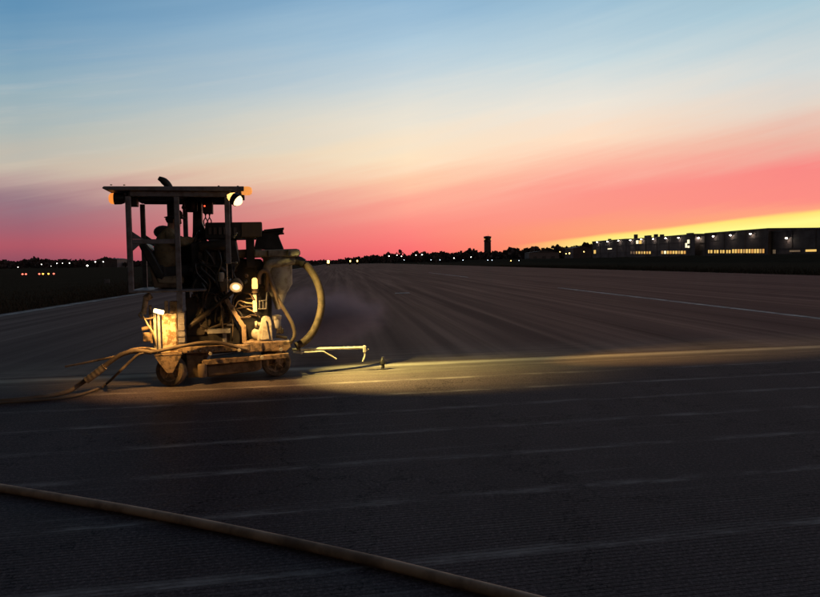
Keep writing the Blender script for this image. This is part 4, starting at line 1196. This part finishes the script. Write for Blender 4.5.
bm = nb(); lathe(bm, [(0, -.05), (.075, -.04), (.097, .01), (.09, .06), (0, .09)], headc + Vector((-.022, 0, .03)), (-.5, 0, .85), 18); obj('hair', bm, HATM, per, True)

# ================================================================== hoses on the ground
def ghose(pts, r, lift=None):
    res = []
    for i, q in enumerate(pts):
        x, y = q[0], q[1]; z = q[2] if len(q) > 2 else r
        res.append(ground_pt(x, y, z))
    return res


bm = nb()
hp = ghose([(-160, 461), (-60, 478), (0, 488), (75, 500.5), (146, 513), (220, 527.5), (300, 544.5), (380, 562.5), (450, 580), (520, 597.5), (640, 628)], .031)
dense = crom(hp, 14)
sweep(bm, dense, .029, 14)
h1 = obj('water_hose', bm, mat('tan_canvas_hose', (0.70, 0.43, 0.28), 0.85, 0.0, 0.5, (0.26, 0.16, 0.11), 2.6, 0.8), None, True)
tag(h1, 'long brown hose lying across the dark pavement in the foreground', 'hose')

bm = nb()
sup = ghose([(-170, 404), (-60, 402.5), (0, 401), (40, 397), (66, 392)], .04) + [ground_pt(80, 384, .10), MF.world(*L(95, 374, -.75)), MF.world(*L(108, 363.5, -.74)), MF.world(*L(122, 354.5, -.74)), MF.world(*L(137, 351, -.73)), MF.world(*L(152, 352.4, -.72))]
sweep(bm, crom(sup, 10), .030, 14)
h2 = obj('supply_hose', bm, HOSED, None, True)
tag(h2, 'thick brown hose rising from the pavement to the machine\'s rear', 'hose')
bm = nb()
corrugated(bm, [MF.world(*L(86, 380.5, -.75)), MF.world(*L(95, 374, -.75)), MF.world(*L(104.5, 366.6, -.745))], .047, .05)
sl2 = obj('braided_sleeve', bm, HOSEP, h2, True)
bm = nb()
sup = ghose([(-170, 409), (-40, 405), (20, 401.5), (66, 397.5), (92, 391), (106, 384)], .024) + [MF.world(*L(117, 374, -.76)), MF.world(*L(127, 364.5, -.76)), MF.world(*L(138, 355, -.75)), MF.world(*L(149, 351.5, -.72))]
sweep(bm, crom(sup, 10), .017, 12)
h3 = obj('drain_hose', bm, HOSED, None, True)
tag(h3, 'thin pale hose curving down from the machine\'s rear beside the thick one', 'hose')

pg = empty('line_peg', ground_pt(383, 369.5, 0.0))
tag(pg, 'small dark peg standing on the lit line just past the arm tip', 'peg')
bm = nb(); lathe(bm, [(0, 0), (.045, 0), (.045, .012), (.012, .02), (0, .02)], (0, 0, 0), n=14); obj('foot', bm, BLACK, pg, True)
bm = nb(); lathe(bm, [(0, .02), (.022, .02), (.026, .07), (.046, .085), (.05, .13), (.03, .16), (.024, .19), (0, .195)], (0, 0, 0), n=14); obj('stem', bm, BLACK, pg, True)
bm = nb(); box(bm, (0, 0, .115), (.105, .02, .02), None, .004); obj('cross_piece', bm, BLACK, pg)

# ------------------------------------------------------------------ drifting dust ahead of the machine
dm = bpy.data.materials.new('dust'); dm.use_nodes = True
k = G(dm.node_tree); dm.node_tree.nodes.clear()
co = k.n('ShaderNodeTexCoord').outputs['Object']
rad = k.n('ShaderNodeVectorMath', operation='LENGTH'); dm.node_tree.links.new(co, rad.inputs[0])
fall = k.mr(rad.outputs['Value'], 1.0, 0.15)
nz = k.noise(co, 2.2, 4.0, 0.6)
den = k.m('MULTIPLY', k.m('MULTIPLY', fall, k.mr(nz, 0.33, 0.70)), 7.0)
pv = k.n('ShaderNodeVolumePrincipled'); pv.inputs['Color'].default_value = (.95, .72, .76, 1)
k.set(pv.inputs['Density'], den)
mo = k.n('ShaderNodeOutputMaterial'); dm.node_tree.links.new(pv.outputs[0], mo.inputs['Volume'])
bm = nb(); bmesh.ops.create_icosphere(bm, subdivisions=3, radius=1.0)
du = obj('dust_cloud', bm, dm)
du.location = far_pt(326, 312, 12.6); du.location.z = .62; du.scale = (1.3, .9, .66)
du['kind'] = 'stuff'; du['label'] = 'pinkish dust drifting over the pavement beside the bent hose'; du['category'] = 'dust'
